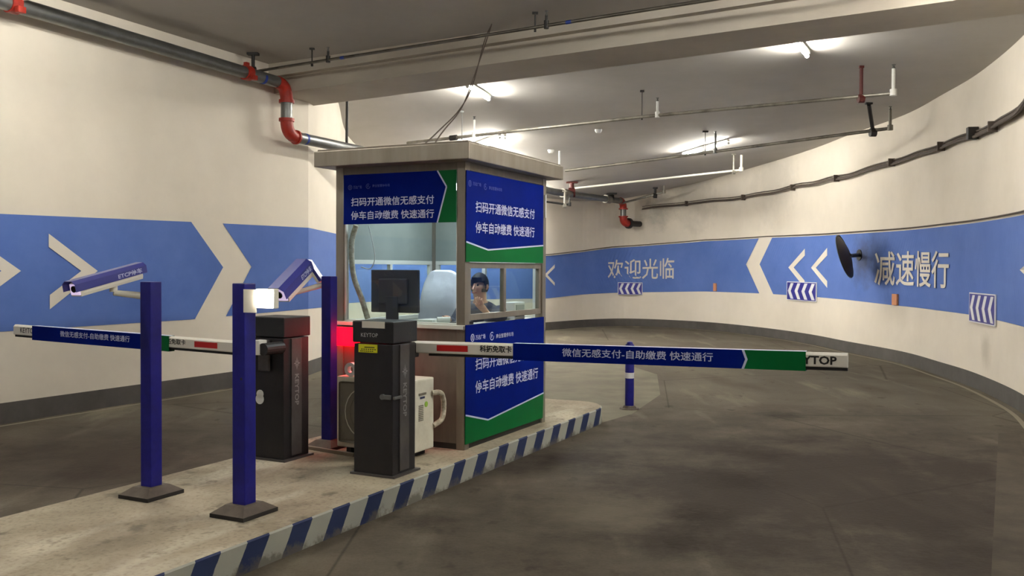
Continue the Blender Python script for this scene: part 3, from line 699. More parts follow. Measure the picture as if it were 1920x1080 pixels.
# ------------------------------------------------------------------ barrier machines
def frustum(mb, c, a, b, z0, z1, m):
    """a: half sizes (u,v) at the bottom, b at the top"""
    P0 = [W(c[0]+i*a[0], c[1]+j*a[1], z0) for i, j in ((-1, -1), (1, -1), (1, 1), (-1, 1))]
    P1 = [W(c[0]+i*b[0], c[1]+j*b[1], z1) for i, j in ((-1, -1), (1, -1), (1, 1), (-1, 1))]
    i = len(mb.v); mb.v += P0+P1; k = mb.mi(m)
    for q in ((0, 3, 2, 1), (4, 5, 6, 7), (0, 1, 5, 4), (1, 2, 6, 5), (2, 3, 7, 6), (3, 0, 4, 7)): mb.f.append(tuple(i+t for t in q)); mb.m.append(k)
def machine(u0, v0, label, near):
    u1, v1 = u0+.285, v0+.312
    t = Thing('barrier_gate', label, 'barrier gate', W((u0+u1)/2, (v0+v1)/2, ZI), 'barrier gates on the island')
    c = ((u0+u1)/2, (v0+v1)/2)
    mb = MB(); mb.ubox(u0+.006, u1-.006, v0+.006, v1-.006, ZI+.012, 1.012, M['mblack'], .006)
    cab = t.part('cabinet', mb)
    mb = MB(); mb.ubox(u0-.012, u1+.02, v0-.02, v1+.012, ZI, ZI+.014, M['mgrey']); t.part('base_plate', mb)
    mb = MB(); mb.ubox(u0-.002, u1+.002, v0-.004, v1+.002, 1.018, 1.158, M['mblack2'], .008); hood = t.part('hood', mb)
    mb = MB(); mb.ubox(u0+.085, u0+.195, v0-.001, v0+.01, ZI+.03, 1.005, M['mgrey'], .002); sp = t.part('side_strip', mb, label='grey vertical strip')
    # strip emblem: rosette of leaves and vertical lettering
    mb = MB(); cu, cz = u0+.14, .83
    for k in range(8):
        a = k*math.pi/4; r0, r1 = .008, (.036 if k % 2 == 0 else .026)
        pts_ = [(r0*math.cos(a-.5), r0*math.sin(a-.5)), (r1*.65*math.cos(a-.22), r1*.65*math.sin(a-.22)), (r1*math.cos(a), r1*1.3*math.sin(a)), (r1*.65*math.cos(a+.22), r1*.65*math.sin(a+.22)), (r0*math.cos(a+.5), r0*math.sin(a+.5))]
        mb.face([W(cu+x, v0-.0025, cz+z) for x, z in pts_], M['mtextfaint'])
    t.part('emblem', mb, sp)
    mb = MB(); mb.text('KEYTOP', lambda a, b: W(cu-.022+b*.044, v0-.0025, .755-a*.22), M['mtextfaint'], .02)
    t.part('lettering', mb, sp)
    mb = MB()
    if near:
        mb.text('KEYTOP', quadfn(W(u0-.004, .214, 1.082), W(u0-.004, .083, 1.082), W(u0-.004, .083, 1.056), W(u0-.004, .214, 1.056)), M['mtext'], .0)
        t.part('lettering', mb, hood)
        mb = MB(); mb.ubox(u0-.006, u0-.002, .03, .205, 1.115, 1.158, M['paper']); t.part('white_notice', mb, hood, label='white notice strip')
        mb = MB(); mb.ubox(u0-.001, u0+.004, .09, .236, .955, 1.008, M['yellow'])
        for z_, a_, b_ in ((.992, .11, .19), (.979, .1, .22), (.967, .12, .225)):
            for k in range(7):
                q = a_+(b_-a_)*k/7; mb.face([W(u0-.0015, q, z_), W(u0-.0015, q+.011, z_), W(u0-.0015, q+.011, z_-.006), W(u0-.0015, q, z_-.006)], M['ink'])
        t.part('yellow_sticker', mb, cab, label='yellow warning sticker')
        mb = MB(); mb.box(W(u0-.012, v0+.01, .66), -EU3*.0+EV3*.07, EU3*.012, EZ*.03, M['galv'], .004)
        mb.tube([W(u0-.013, v0+.075, .675), W(u0+.006, v0+.075, .675)], .018, M['galv'], 12); mb.box(W(u0-.004, v0-.018, .66), EU3*.09, EV3*.016, EZ*.02, M['galv'], .004)
        t.part('lock_lever', mb, cab, label='chrome lock lever')
    else:
        mb = MB(); mb.tube([W(u0-.002, v1-.102, .615), W(u0+.004, v1-.102, .615)], .03, M['white'], 14); mb.tube([W(u0-.002, v1-.1, .58), W(u0+.004, v1-.1, .58)], .036, M['white'], 14)
        t.part('white_tag', mb, cab, label='white oval tag')
        mb = MB(); mb.ubox(u0-.02, u0, v1-.2, v1-.1, .78, 1.0, M['mgrey'], .01); t.part('pivot_cover', mb, cab)
    return t
g1 = machine(-1.0, -.03, 'black barrier gate with a yellow sticker, its boom reaching right over the lane', True)
g2 = machine(-.93, .915, 'black barrier gate with a white oval tag, its boom reaching left over the far lane', False)
# ------------------------------------------------------------------ barrier arms
def arm(t, uc, vstart, vend, z_at, lay):
    """arm along v; z_at(v) gives the centre height of the white beam"""
    D = EU3*.035
    def sect(v, h0, h1, dz=0): return [W(uc-.0, v, z_at(v)+h0), W(uc, v, z_at(v)+h1)]
    mb = MB(); h = .04
    prof = [(-.018, -h), (.018, -h), (.022, -h+.006), (.022, h-.014), (.008, h), (-.008, h), (-.022, h-.014), (-.022, -h+.006)]
    P0 = [W(uc+a, vstart, z_at(vstart)+b) for a, b in prof]; P1 = [W(uc+a, vend, z_at(vend)+b) for a, b in prof]
    i = len(mb.v); mb.v += P0+P1; k = mb.mi(M['armwhite']); n = len(prof)
    for j in range(n): mb.f.append((i+j, i+(j+1) % n, i+n+(j+1) % n, i+n+j)); mb.m.append(k)
    mb.f.append(tuple(range(i, i+n))); mb.m.append(k); mb.f.append(tuple(range(i+n, i+2*n))); mb.m.append(k)
    beam = t.part('boom_arm', mb, label='white boom arm')
    r0 = lay['rubber']
    a, b = W(uc-.009, r0, z_at(r0)-h-.018), W(uc-.009, vend, z_at(vend)-h-.018)
    mb = MB(); mb.box(a, b-a, EU3*.018, EZ*.018, M['rubber'], .003); t.part('rubber_edge', mb, beam)
    F = lambda v, h_, off=.024: W(uc-off, v, z_at(v)+h_)
    mb = MB()
    r = lay['red']; mb.prism([F(r[0], -.022, .0235), F(r[1], -.022, .0235), F(r[1], .018, .0235), F(r[0], .018, .0235)], EU3*.001, M['armred']); t.part('red_reflector', mb, beam)
    for s_, v0_, v1_, z0_, z1_, bo in lay['text']: mb = MB(); mb.text(s_, quadfn(F(v0_, z1_), F(v1_, z1_), F(v1_, z0_), F(v0_, z0_)), M['ink'], bo); t.part('lettering', mb, beam)
    # sleeve of printed film folded over the beam
    c0, cg, c1, tip = lay['cover']; mb = MB()
    def slab(poly, m):
        mb.prism([F(v, q, .0262) for v, q in poly], -EU3*.0012, M[m]); 
        mb.prism([F(v, q, -.0252) for v, q in poly], EU3*.0012, M[m])
    zb, zt = lay.get('cz', (-.062, .05))
    if tip:
        slab([(c0, zb), (cg, zb), (cg+tip, (zb+zt)/2), (cg, zt), (c0, zt)], 'signblue'); slab([(cg, zb), (c1, zb), (c1, zt), (cg, zt), (cg+tip, (zb+zt)/2)], 'signgreen')
        for p, q in (((cg, zb), (cg+tip, (zb+zt)/2)), ((cg+tip, (zb+zt)/2), (cg, zt))):
            mb.face([F(p[0]+.007, p[1], .0282), F(q[0]+.007, q[1], .0282), F(q[0]-.007, q[1], .0282), F(p[0]-.007, p[1], .0282)], M['signwhite'])
    else:
        slab([(c0, zb), (cg, zb), (cg, zt), (c0, zt)], 'signblue'); slab([(cg, zb), (c1, zb), (c1, zt), (cg, zt)], 'signgreen')
    mb.face([F(c0, zt, .0262), F(c1, zt, .0262), F(c1, zt, -.0252), F(c0, zt, -.0252)], M['signwhite'])
    mb.face([F(c0, zb, .0262), F(c1, zb, .0262), F(c1, zb, -.0252), F(c0, zb, -.0252)], M['signblue'])
    s_, v0_, v1_, z0_, z1_ = lay['ctext']
    mb.text(s_, quadfn(F(v0_, z1_, .0282), F(v1_, z1_, .0282), F(v1_, z0_, .0282), F(v0_, z0_, .0282)), M['signwhite'], .012)
    t.part('cover_sleeve', mb, beam, label='blue and green printed cover sleeve')
    return beam
SL = '微信无感支付-自助缴费 快速通行'
a1 = arm(g1, -.62, .12, -2.735, lambda v: .971-.0145*v,
    dict(rubber=-.07, red=(-.142, -.378), text=[('科拓免取卡', -.468, -.7, -.02, .026, .028), ('KEYTOP', -2.425, -2.68, -.026, .022, .03)],
         cover=(-.711, -2.172, -2.517, -.02), cz=(-.064, .044), ctext=(SL, -1.053, -2.0, -.03, .022)))
mb = MB(); mb.ubox(-.715, -.6, .02, .16, .9, 1.0, M['mblack'], .01); g1.part('mounting_head', mb)
a2 = arm(g2, -1.08, .97, 3.504, lambda v: .956+.0186*(v-1.2),
    dict(rubber=1.1, red=(1.567, 1.353), text=[('拓免取卡', 1.835, 1.65, -.016, .024, .02), ('KEYTOP', 3.42, 3.24, -.02, .022, .01)],
         cover=(3.275, 2.02, 1.808, 0), cz=(-.07, .042), ctext=(SL, 2.95, 2.2, -.026, .02)))
mb = MB(); mb.ubox(-1.12, -1.04, .965, 1.03, .91, 1.01, M['white'], .006); g2.part('arm_clamp', mb, a2, label='white arm clamp')
mb = MB(); mb.tube([W(-1.11, .94, .95), W(-.925, .94, .95)], .042, M['black'], 16); g2.part('mounting_head', mb)

# ------------------------------------------------------------------ blue posts
def post(u, v, ztop, label, hs=.042):
    t = Thing('steel_post', label, 'post', W(u, v, ZI), 'blue square posts on rubber bases')
    mb = MB(); mb.ubox(u-hs, u+hs, v-hs, v+hs, ZI+.05, ztop, M['postblue'], .005); t.part('post_tube', mb)
    mb = MB(); frustum(mb, (u, v), (.137, .118), (.137, .118), ZI, ZI+.022, M['basedark']); frustum(mb, (u, v), (.135, .116), (.075, .066), ZI+.022, ZI+.062, M['base']); t.part('rubber_base', mb)
    return t
post(-2.02, .985, 1.416, 'blue square post on the left carrying a long white traffic camera')
pB = post(-2.085, .215, 1.416, 'blue square post nearest the camera with the glaring lamp on it', .044)
post(-.34, .975, 1.44, 'blue square post beside the booth corner with the folded camera')
mb = MB(); mb.tube([W(-2.1295, .195, .9), W(-2.127, .195, .9)], .008, M['black'], 10); pB.part('bolt_hole', mb)

# ------------------------------------------------------------------ traffic cameras and lamp
def lpr(name, label, tail, head, post_pt, roll_side, wd, hgt, txt):
    t = Thing('traffic_camera', label, 'camera', post_pt, 'number plate cameras on the blue posts')
    ax = (head-tail); L = ax.length; ax.normalize(); sd_ = ax.cross(EZ).normalized(); upv = sd_.cross(ax).normalized()
    P = lambda a, b, c: tail + ax*a + sd_*b + upv*c
    def sec(mb, prof, a0, a1, m, closed=True):
        n = len(prof); i = len(mb.v); mb.v += [P(a0, *q) for q in prof]+[P(a1, *q) for q in prof]; k = mb.mi(m)
        for j in range(n if closed else n-1): mb.f.append((i+j, i+(j+1) % n, i+n+(j+1) % n, i+n+j)); mb.m.append(k)
        if closed: mb.f.append(tuple(range(i, i+n))); mb.m.append(k); mb.f.append(tuple(range(i+n, i+2*n))); mb.m.append(k)
    h, g = wd/2, hgt
    mb = MB(); sec(mb, [(-h*.8, -g*.5), (h*.8, -g*.5), (h*.92, -g*.3), (h*.92, g*.3), (h*.5, g*.42), (-h*.5, g*.42), (-h*.92, g*.3), (-h*.92, -g*.3)], .02, L-.03, M['camwhite'])
    bodyp = t.part('housing', mb)
    mb = MB(); sec(mb, [(-h*1.08, -g*.12), (-h*1.08, g*.38), (-h*.6, g*.6), (h*.6, g*.6), (h*1.08, g*.38), (h*1.08, -g*.12), (h*1.04, -g*.12), (h*1.04, g*.35), (h*.57, g*.56), (-h*.57, g*.56), (-h*1.04, g*.35), (-h*1.04, -g*.12)], -.01, L+.01, M['camblue'])
    sh = t.part('sun_shield', mb, label='blue sun shield')
    mb = MB(); s_ = roll_side
    mb.text(txt, lambda a, b: P(L*(.46-.38*a) if s_ > 0 else L*(.08+.38*a), s_*(h*1.08+.001), -g*.06+b*g*.4) if False else P(L*(.42-.36*a) if s_ > 0 else L*(.42-.36*a), s_*(h*1.08+.0015), -g*.04+b*g*.36), M['signwhite'], .02)
    t.part('lettering', mb, sh)
    mb = MB(); sec(mb, [(-h*.75, -g*.4), (h*.75, -g*.4), (h*.75, g*.3), (-h*.75, g*.3)], L-.031, L-.024, M['ledviolet']); t.part('front_lamp', mb, bodyp, label='pale violet glowing front')
    mb = MB(); mb.tube([P(L-.03, 0, 0), P(L-.016, 0, 0)], g*.22, M['glassdark'], 16); t.part('lens', mb, bodyp)
    mid = P(L*.42, 0, -g*.5)
    mb = MB(); mb.tube([mid, mid-EZ*.035], .022, M['camwhite'], 12); jt = mid-EZ*.04
    mb.tube([jt, post_pt], [.016, .022], M['camwhite'], 12); t.part('bracket', mb, smooth=True)
    return t
tl = aty(262, 508, 5.5); hd = aty(133, 544, 5.05)
lpr('a', 'long white camera with blue shield pointing left from the outer blue post', tl, hd, W(-2.02, 1.027, 1.33), -1, .09, .085, 'ETCP停车')
t2 = aty(570, 503, 6.9); h2 = aty(520, 556, 6.6)
c2 = lpr('b', 'white camera with blue pitched shield seen end-on beside the rear blue post', t2, h2, W(-.34, 1.017, 1.38), -1, .15, .13, 'ETCP停车')
A_, B_ = aty(572, 489, 6.86), aty(598, 528, 6.88)
mb = MB(); d_ = B_-A_; n_ = Vector((d_.z, 0, -d_.x)).normalized(); mb.box(A_, d_, Vector((.0, .14, 0)), n_*-.022, M['camblue'], .003); c2.part('rear_flap', mb, label='blue sloping rear flap')
mb = MB(); mb.box(A_+n_*.001, d_, Vector((.0, .13, 0)), n_*.018, M['camwhite'], .003); c2.part('flap_lining', mb)
fl = Thing('flood_lamp', 'small glaring flood lamp fixed to the nearest blue post', 'lamp', W(-2.085, .13, 1.33))
mb = MB(); fl_o = W(-2.14, -.04, 1.285); mb.box(fl_o, EU3*.04, EV3*.125, EZ*.105, M['camwhite'], .006); fl.part('housing', mb)
mb = MB(); mb.box(W(-2.1435, -.035, 1.29), EU3*.004, EV3*.115, EZ*.095, M['flood'], .001); fl.part('diffuser', mb, label='glaring white diffuser')
mb = MB(); mb.box(W(-2.134, .085, 1.26), EU3*.004, EV3*.09, EZ*.125, M['camwhite'], .001); fl.part('bracket', mb)

# ------------------------------------------------------------------ air conditioner and things by the booth
ac = Thing('air_conditioner_unit', 'beige outdoor air conditioner unit standing between machine and booth', 'air conditioner', W(-.33, .47, ZI))
mb = MB(); mb.ubox(-.48, -.19, .15, .8, .2, .715, M['acwhite'], .012); ho = ac.part('housing', mb)
mb = MB(); mb.ubox(-.484, -.48, .3, .77, .24, .68, M['acgrille'], .02)
cu = [(.53+.19*math.cos(t), .46+.19*math.sin(t)) for t in [k*math.pi/12 for k in range(24)]]
for k in range(24): mb.tube([W(-.487, *cu[k]), W(-.487, *cu[(k+1) % 24])], .004, M['acwhite'], 6)
for r in (.05, .1, .15):
    for k in range(20):
        a_, b_ = k*math.pi/10, (k+1)*math.pi/10; mb.tube([W(-.487, .53+r*math.cos(a_), .46+r*math.sin(a_)), W(-.487, .53+r*math.cos(b_), .46+r*math.sin(b_))], .0025, M['acgrille'], 5)
ac.part('fan_grille', mb, ho)
mb = MB()
for k in range(9): mb.ubox(-.4, -.34, .146, .151, .42+k*.013, .426+k*.013, M['acgrille'])
mb.ubox(-.4, -.3, .147, .15, .6, .616, M['acgrille']); mb.tube([W(-.3, .146, .53), W(-.3, .151, .53)], .02, mat('green sticker', (140, 180, 60), .5), 14)
mb.ubox(-.38, -.32, .147, .15, .575, .59, mat('navy sticker', (50, 56, 84), .5))
ac.part('side_labels', mb, ho)
mb = MB(); mb.tube(catmull([W(-.22, .15, .6), W(-.17, .12, .6), W(-.12, .12, .57), W(-.1, .12, .49), W(-.13, .12, .4), W(-.2, .15, .36)], 6), .02, M['hose'], 12); ac.part('wrapped_pipe', mb, smooth=True, label='pipe wrapped in white tape')
for v_ in (.24, .7):
    mb = MB(); mb.ubox(-.47, -.2, v_-.02, v_+.02, ZI, .2, M['rubber']); ac.part('foot', mb)
mb = MB()
ring = []
for k in range(17):
    t = k/16*math.pi*1.0; ring.append((math.cos(t), math.sin(t)))
outer = [(W(-.46, .69+.048*c, .718+.03+.048*s)) for c, s in ring]+[W(-.46, .69-.048, .718), W(-.46, .69+.048, .718)]
n_ = 24
for k in range(n_):
    a_, b_ = 2*math.pi*k/n_, 2*math.pi*(k+1)/n_
    q = [(.05, a_), (.05, b_), (.024, b_), (.024, a_)]
    f = [W(-.47, .69+r*math.cos(t), .7665+r*math.sin(t)) for r, t in q]; g_ = [p+EU3*.04 for p in f]
    i = len(mb.v); mb.v += f+g_; kq = mb.mi(M['white'])
    for fa in ((0, 1, 2, 3), (7, 6, 5, 4), (0, 4, 5, 1), (2, 6, 7, 3)): mb.f.append(tuple(i+x for x in fa)); mb.m.append(kq)
single('tape_roll', mb, 'white tape roll standing on top of the air conditioner', 'tape roll', W(-.45, .69, .717), smooth=True)
a_, b_ = atz(572, 842, ZI), atz(662, 857, ZI)
mb = MB(); mb.box(a_, b_-a_, EU3*.03, EZ*.025, M['steel'], .003); single('metal_bar', mb, 'light metal bar lying on the island between the two machines', 'metal bar', (a_+b_)/2)

# ------------------------------------------------------------------ bollard beyond the island
c = atz(1180, 767, 0); t = Thing('bollard', 'round blue bollard with one white ring beyond the island', 'bollard', c)
mb = MB(); mb.tube([c, c+EZ*.015], [.11, .1], M['base'], 20); mb.tube([c+EZ*.015, c+EZ*.04], [.075, .06], M['base'], 20); t.part('base_flange', mb)
mb = MB(); mb.tube([c+EZ*.02, c+EZ*.69, c+EZ*.7], [.048, .048, .044], M['postblue'], 20); mb.tube([c+EZ*.7, c+EZ*.722, c+EZ*.73], [.036, .03, .012], M['postblue'], 16); t.part('bollard_tube', mb, smooth=True)
mb = MB(); mb.tube([c+EZ*.335, c+EZ*.395], .0495, M['reflwhite'], 20); t.part('reflective_ring', mb, smooth=True, label='white reflective ring')

# ------------------------------------------------------------------ chevron boards, reflectors, mirror on the curved wall
def board(pxs, tops, bots, label, nchev=4):
    s0, zt0 = wall_hit(pxs[0], tops[0]); s1, zt1 = wall_hit(pxs[1], tops[1]); _, zb0 = wall_hit(pxs[0], bots[0]); _, zb1 = wall_hit(pxs[1], bots[1])
    zt, zb = (zt0+zt1)/2, (zb0+zb1)/2
    t = Thing('chevron_sign', label, 'chevron sign', wall_at((s0+s1)/2, zb, .02), 'blue chevron boards on the curved wall')
    def slab(mb, poly, o0, o1, m):
        ch = lambda a, b, o: wall_at(s0, zb+(zt-zb)*b, o).lerp(wall_at(s1, zb+(zt-zb)*b, o), a)
        A = [ch(a, b, o1) for a, b in poly]; Bk = [ch(a, b, o0) for a, b in poly]
        n = len(poly); i = len(mb.v); mb.v += A+Bk; k = mb.mi(m)
        mb.f.append(tuple(range(i, i+n))); mb.m.append(k); mb.f.append(tuple(range(i+n, i+2*n))[::-1]); mb.m.append(k)
        for j in range(n): mb.f.append((i+j, i+n+j, i+n+(j+1) % n, i+(j+1) % n)); mb.m.append(k)
    mb = MB(); slab(mb, [(0, 0), (1, 0), (1, 1), (0, 1)], .009, .024, M['reflwhite']); slab(mb, [(.02, .04), (.98, .04), (.98, .96), (.02, .96)], .024, .026, M['reflblue']); bd = t.part('board', mb)
    for q in range(nchev):
        x = .05+q*.235; mb = MB()
        slab(mb, [(x, .5), (x+.1, .92), (x+.2, .92), (x+.1, .5)], .026, .0275, M['reflwhite']); slab(mb, [(x, .5), (x+.1, .5), (x+.2, .08), (x+.1, .08)], .026, .0275, M['reflwhite'])
        t.part('chevron_stripe', mb, bd)
board((1158, 1205), (529, 530), (553, 553), 'chevron board on the far wall, the smallest one by the booth edge')
board((1477, 1533), (527.5, 529.6), (562.5, 566), 'chevron board under the two painted white arrows')
board((1821, 1870), (548.3, 552), (602.5, 613), 'chevron board nearest the right edge, below the painted characters')
for i, (px, y0, y1, wpx, lb) in enumerate([(1342, 531, 546, 5, 'small orange reflector on the far part of the curved wall'), (1681, 551, 572.5, 9, 'orange reflector under the painted characters on the right wall')]):
    s0, z1 = wall_hit(px-wpx/2, y0); s1, z0 = wall_hit(px+wpx/2, y1); mb = MB()
    P = [wall_at(s, z, .01) for s, z in ((s0, z0), (s1, z0), (s1, z1), (s0, z1))]; n_v = (wall_at(s0, 0, 1)-wall_at(s0, 0, 0))
    mb.prism(P, n_v*.03, M['orange']); single('reflector', mb, lb, 'reflector', sum(P, Vector())/4, 'orange wall reflectors')
# convex traffic mirror
ms, mz = wall_hit(1612, 478); mw = wall_at(ms, mz, .0)
mc = aty(1583, 480, 15.9)
ct, cb = aty(1568.5, 446, 15.75), aty(1598.5, 515, 15.95)
upm = (ct-cb).normalized(); r_ = (ct-cb).length/2; mc = (ct+cb)/2
view = (mc-Vector((0, 0, HC))).normalized()
side = view.cross(upm).normalized()
nrm = (-side*.97 + view*.24).normalized()   # nearly edge-on, reflecting face turned away to the left
nrm = (nrm-upm*nrm.dot(upm)).normalized(); s2 = upm.cross(nrm).normalized()
mt = Thing('traffic_mirror', 'round convex traffic mirror seen edge-on, standing off the curved wall', 'mirror', mc)
def dome(mb, c, n, a, b, r, depth, m, seg=28, rings=6):
    pts_ = []; i0 = len(mb.v); k = mb.mi(m)
    mb.v.append(c+n*depth)
    for q in range(1, rings+1):
        t = q/rings
        for j in range(seg):
            an = 2*math.pi*j/seg; mb.v.append(c + (a*math.cos(an)+b*math.sin(an))*r*t + n*depth*(1-t*t))
    for j in range(seg): mb.f.append((i0, i0+1+j, i0+1+(j+1) % seg)); mb.m.append(k)
    for q in range(rings-1):
        for j in range(seg): a0 = i0+1+q*seg; mb.f.append((a0+j, a0+seg+j, a0+seg+(j+1) % seg, a0+(j+1) % seg)); mb.m.append(k)
mb = MB(); dome(mb, mc, -nrm, upm, s2, r_, .09, M['mirrorback']); mt.part('back_shell', mb, smooth=True)
mb = MB(); dome(mb, mc+nrm*.004, nrm, upm, s2, r_*.97, .05, M['mirror']); mt.part('mirror_face', mb, smooth=True)
mb = MB(); rim = [mc+(upm*math.cos(k*math.pi/14)+s2*math.sin(k*math.pi/14))*r_ for k in range(29)]; mb.tube(rim, .016, M['black'], 8, False); mt.part('rim', mb, smooth=True)
mb = MB(); mb.tube([mc-nrm*.08, mc.lerp(mw, .4), mw], .035, M['black'], 10); nn = (wall_at(ms, 0, 1)-wall_at(ms, 0, 0)); mb.tube([mw+nn*.0, mw+nn*.02], .1, M['black'], 16); mt.part('bracket', mb)

# ------------------------------------------------------------------ cables on the curved wall
cab = [(1205, 391), (1221, 389), (1300, 380), (1405, 369), (1505, 348), (1598, 329), (1679, 304), (1750, 282), (1827, 254), (1868, 239), (1900, 219), (1919, 205)]
hh = [wall_hit(*p) for p in cab]; hh += [(hh[-1][0]+2, hh[-1][1]+.15), (hh[-1][0]+5, hh[-1][1]+.2)]
cbl = Thing('cable_bundle', 'thick dark cable bundle sweeping along the curved wall high up', 'cable', wall_at(hh[0][0], hh[0][1], .05))
def along(tab, off, dz=0, step=.25, wob=.012):
    s0, s1 = tab[0][0], tab[-1][0]; n = int((s1-s0)/step); return [wall_at(s0+(s1-s0)*k/n, interp(s0+(s1-s0)*k/n, tab)+dz+wob*math.sin(k*.9), off) for k in range(n+1)]
for q, (off, dz, r) in enumerate(((.04, .0, .03), (.075, -.03, .024), (.035, .045, .018))):
    ap = along(hh, off, dz*1.0); rr_ = [r*(.4+.6*k/len(ap)) for k in range(len(ap))]; mb = MB(); mb.tube(ap, rr_, M['cable'], 8); cbl.part('cable', mb, smooth=True)
for q in range(7):
    s = hh[1][0] + (hh[-3][0]-hh[1][0])*(q+.5)/7; z = interp(s, hh); mb = MB()
    a_ = wall_at(s, z-.07, .01); mb.box(a_, wall_at(s+.025, z-.07, .01)-a_, (wall_at(s, 0, 1)-wall_at(s, 0, 0))*.11, EZ*.13, M['cable'], .005); cbl.part('clip', mb)
s, z = wall_hit(1833, 251); mb = MB(); a_ = wall_at(s, z-.08, .01); mb.box(a_, wall_at(s+.1, z-.08, .01)-a_, (wall_at(s, 0, 1)-wall_at(s, 0, 0))*.13, EZ*.16, M['black'], .01); cbl.part('junction_clamp', mb, label='black clamp block')
tt = [(s, z+.035) for s, z in TOP if s > arc[split]-1]; tt = [(arc[split]+.5, tt[0][1])] + tt + [(arc[-1]-.5, tt[-1][1])]
mb = MB(); mb.tube(along(tt, .02, wob=0), .011, M['cable'], 6); single('wall_cable', mb, 'thin black cable along the top edge of the blue band', 'cable', wall_at(tt[0][0], tt[0][1], .02), smooth=True)

# ------------------------------------------------------------------ large fire main
VP = 4.66
def R(u, z): return W(u, VP, z)
fm = Thing('fire_main_pipe', 'thick galvanised fire pipe with red elbows running high along the left wall', 'pipe', R(3.3, 3.9))
def elbow(c0, c1, c2, n=8):
    return [c0*(1-t)**2 + c1*2*t*(1-t) + c2*t*t for t in [k/n for k in range(n+1)]]
zU, zL, uD = 3.89, 3.23, 3.58
mb = MB(); mb.tube([R(-9, 3.97), R(0, 3.935), R(uD-.17, zU)], .075, M['galv'], 20); fm.part('upper_run', mb, smooth=True)
mb = MB(); mb.tube([R(uD, zU-.22), R(uD, zL+.18)], .075, M['galv'], 20); fm.part('vertical_drop', mb, smooth=True)
mb = MB(); mb.tube([R(uD+.17, zL), R(12.3, 3.17), R(16.35, 3.26)], .075, M['galv'], 20); fm.part('lower_run', mb, smooth=True)
mb = MB(); mb.tube(elbow(R(uD-.19, zU), R(uD, zU), R(uD, zU-.22)), .082, M['red'], 20); mb.tube([R(uD, zU-.2), R(uD, zU-.24)], .1, M['red'], 20); fm.part('elbow', mb, smooth=True, label='red painted elbow')
mb = MB(); mb.tube(elbow(R(uD, zL+.2), R(uD, zL), R(uD+.19, zL)), .082, M['red'], 20); mb.tube([R(uD, zL+.18), R(uD, zL+.22)], .1, M['red'], 20); mb.tube([R(uD+.17, zL), R(uD+.2, zL)], .095, M['red'], 20); fm.part('elbow', mb, smooth=True, label='red painted elbow')
# far end
eC = aty(1172, 392, 23.2); zE0 = 3.16
UE, ZE = 16.8, 3.27
mb = MB(); mb.tube(elbow(R(UE-.25, ZE), R(UE, ZE), R(UE, ZE-.2)), .09, M['red'], 16); mb.tube([R(UE, ZE-.18), R(UE, ZE-.21)], .12, M['red'], 16); fm.part('elbow', mb, smooth=True, label='red painted elbow')
mb = MB(); mb.tube([R(UE, ZE-.2), R(UE, ZE-.42)], .075, M['galv'], 16); fm.part('short_pipe', mb, smooth=True)
mb = MB(); mb.tube([R(16.3, 3.26), R(UE-.22, ZE)], .079, M['steelpipe'], 16); fm.part('short_pipe', mb, smooth=True)
ws, wz = wall_hit(1200, 400); pw2 = wall_at(ws, ZE-.56, 0); pw = R(UE, ZE-.56); dw = (pw2-pw).normalized()
mb = MB(); mb.tube(elbow(R(UE, ZE-.4), pw, pw+dw*.18), .1, M['red'], 16); mb.tube([R(UE, ZE-.38), R(UE, ZE-.41)], .125, M['red'], 16); fm.part('elbow', mb, smooth=True, label='red painted elbow')
mb = MB(); mb.tube([pw+dw*.16, pw2], .075, M['black'], 16); mb.tube([pw+dw*.2, pw+dw*.26], .14, M['black'], 16); fm.part('wall_stub', mb, smooth=True)
for u_, z_ in ((-.27, 3.94), (2.84, 3.9)):
    mb = MB(); mb.tube([R(u_-.05, z_), R(u_+.05, z_)], .092, M['red'], 20); mb.box(R(u_-.04, z_)-EZ*.1-EV3*.14, EU3*.08, EV3*.06, EZ*.06, M['red'], .008); mb.box(R(u_-.03, z_)+EV3*-.02+EZ*.08, EU3*.06, EV3*.05, EZ*.05, M['red'], .008); fm.part('coupling', mb, smooth=True, label='red bolted coupling')
for u_, z_ in ((3.12, zU), (3.95, zL)):
    mb = MB(); mb.tube([R(u_-.02, z_), R(u_+.02, z_)], .0765, M['tapeblue'], 20); fm.part('tape_band', mb, smooth=True, label='blue tape mark')
for u_, z_ in ((12.9, 3.183), (15.6, 3.243)):
    mb = MB(); mb.tube([R(u_-.14, z_), R(u_+.14, z_)], .1, M['steelpipe'], 16); fm.part('coupling', mb, smooth=True)
def hanger(a, b, label, m='black', r=.012, top=.05, cat='pipe hanger', grp='black pipe hangers under the ceiling'):
    t = Thing('pipe_hanger', label, cat, b, grp)
    mb = MB(); mb.tube([a, b], r, M[m], 8); t.part('rod', mb)
    mb = MB(); mb.box(b-Vector((top, top*.6, .0)), (top*2, 0, 0), (0, top*1.2, 0), (0, 0, .03), M[m], .004); t.part('ceiling_plate', mb)
    mb = MB(); mb.tube([a-EZ*.03-Vector((r*1.5, 0, 0)), a-EZ*.03+Vector((r*1.5, 0, 0))], r*2.2, M[m], 10); t.part('clamp', mb)
def cz(p, d=0): return Vector((p.x, p.y, ceil_z(p.x, p.y)-.03-d))
p = R(2.95, 3.98); hanger(p, Vector((p.x, p.y, ceil_z(p.x, p.y)-.03)), 'short dark bracket holding the thick pipe before its drop', 'black', .022, .07)
p = aty(650, 274, R(4.85, 3).y); hanger(p+EZ*.0, aty(651, 190, p.y)+EZ*.3, 'long dark rod from the beam to the thick pipe behind the booth roof', 'black', .02, .04)
p = R(13.3, 3.26); hanger(p, cz(p), 'dark red bracket on the thick pipe right of the booth', 'darkred', .05, .13)
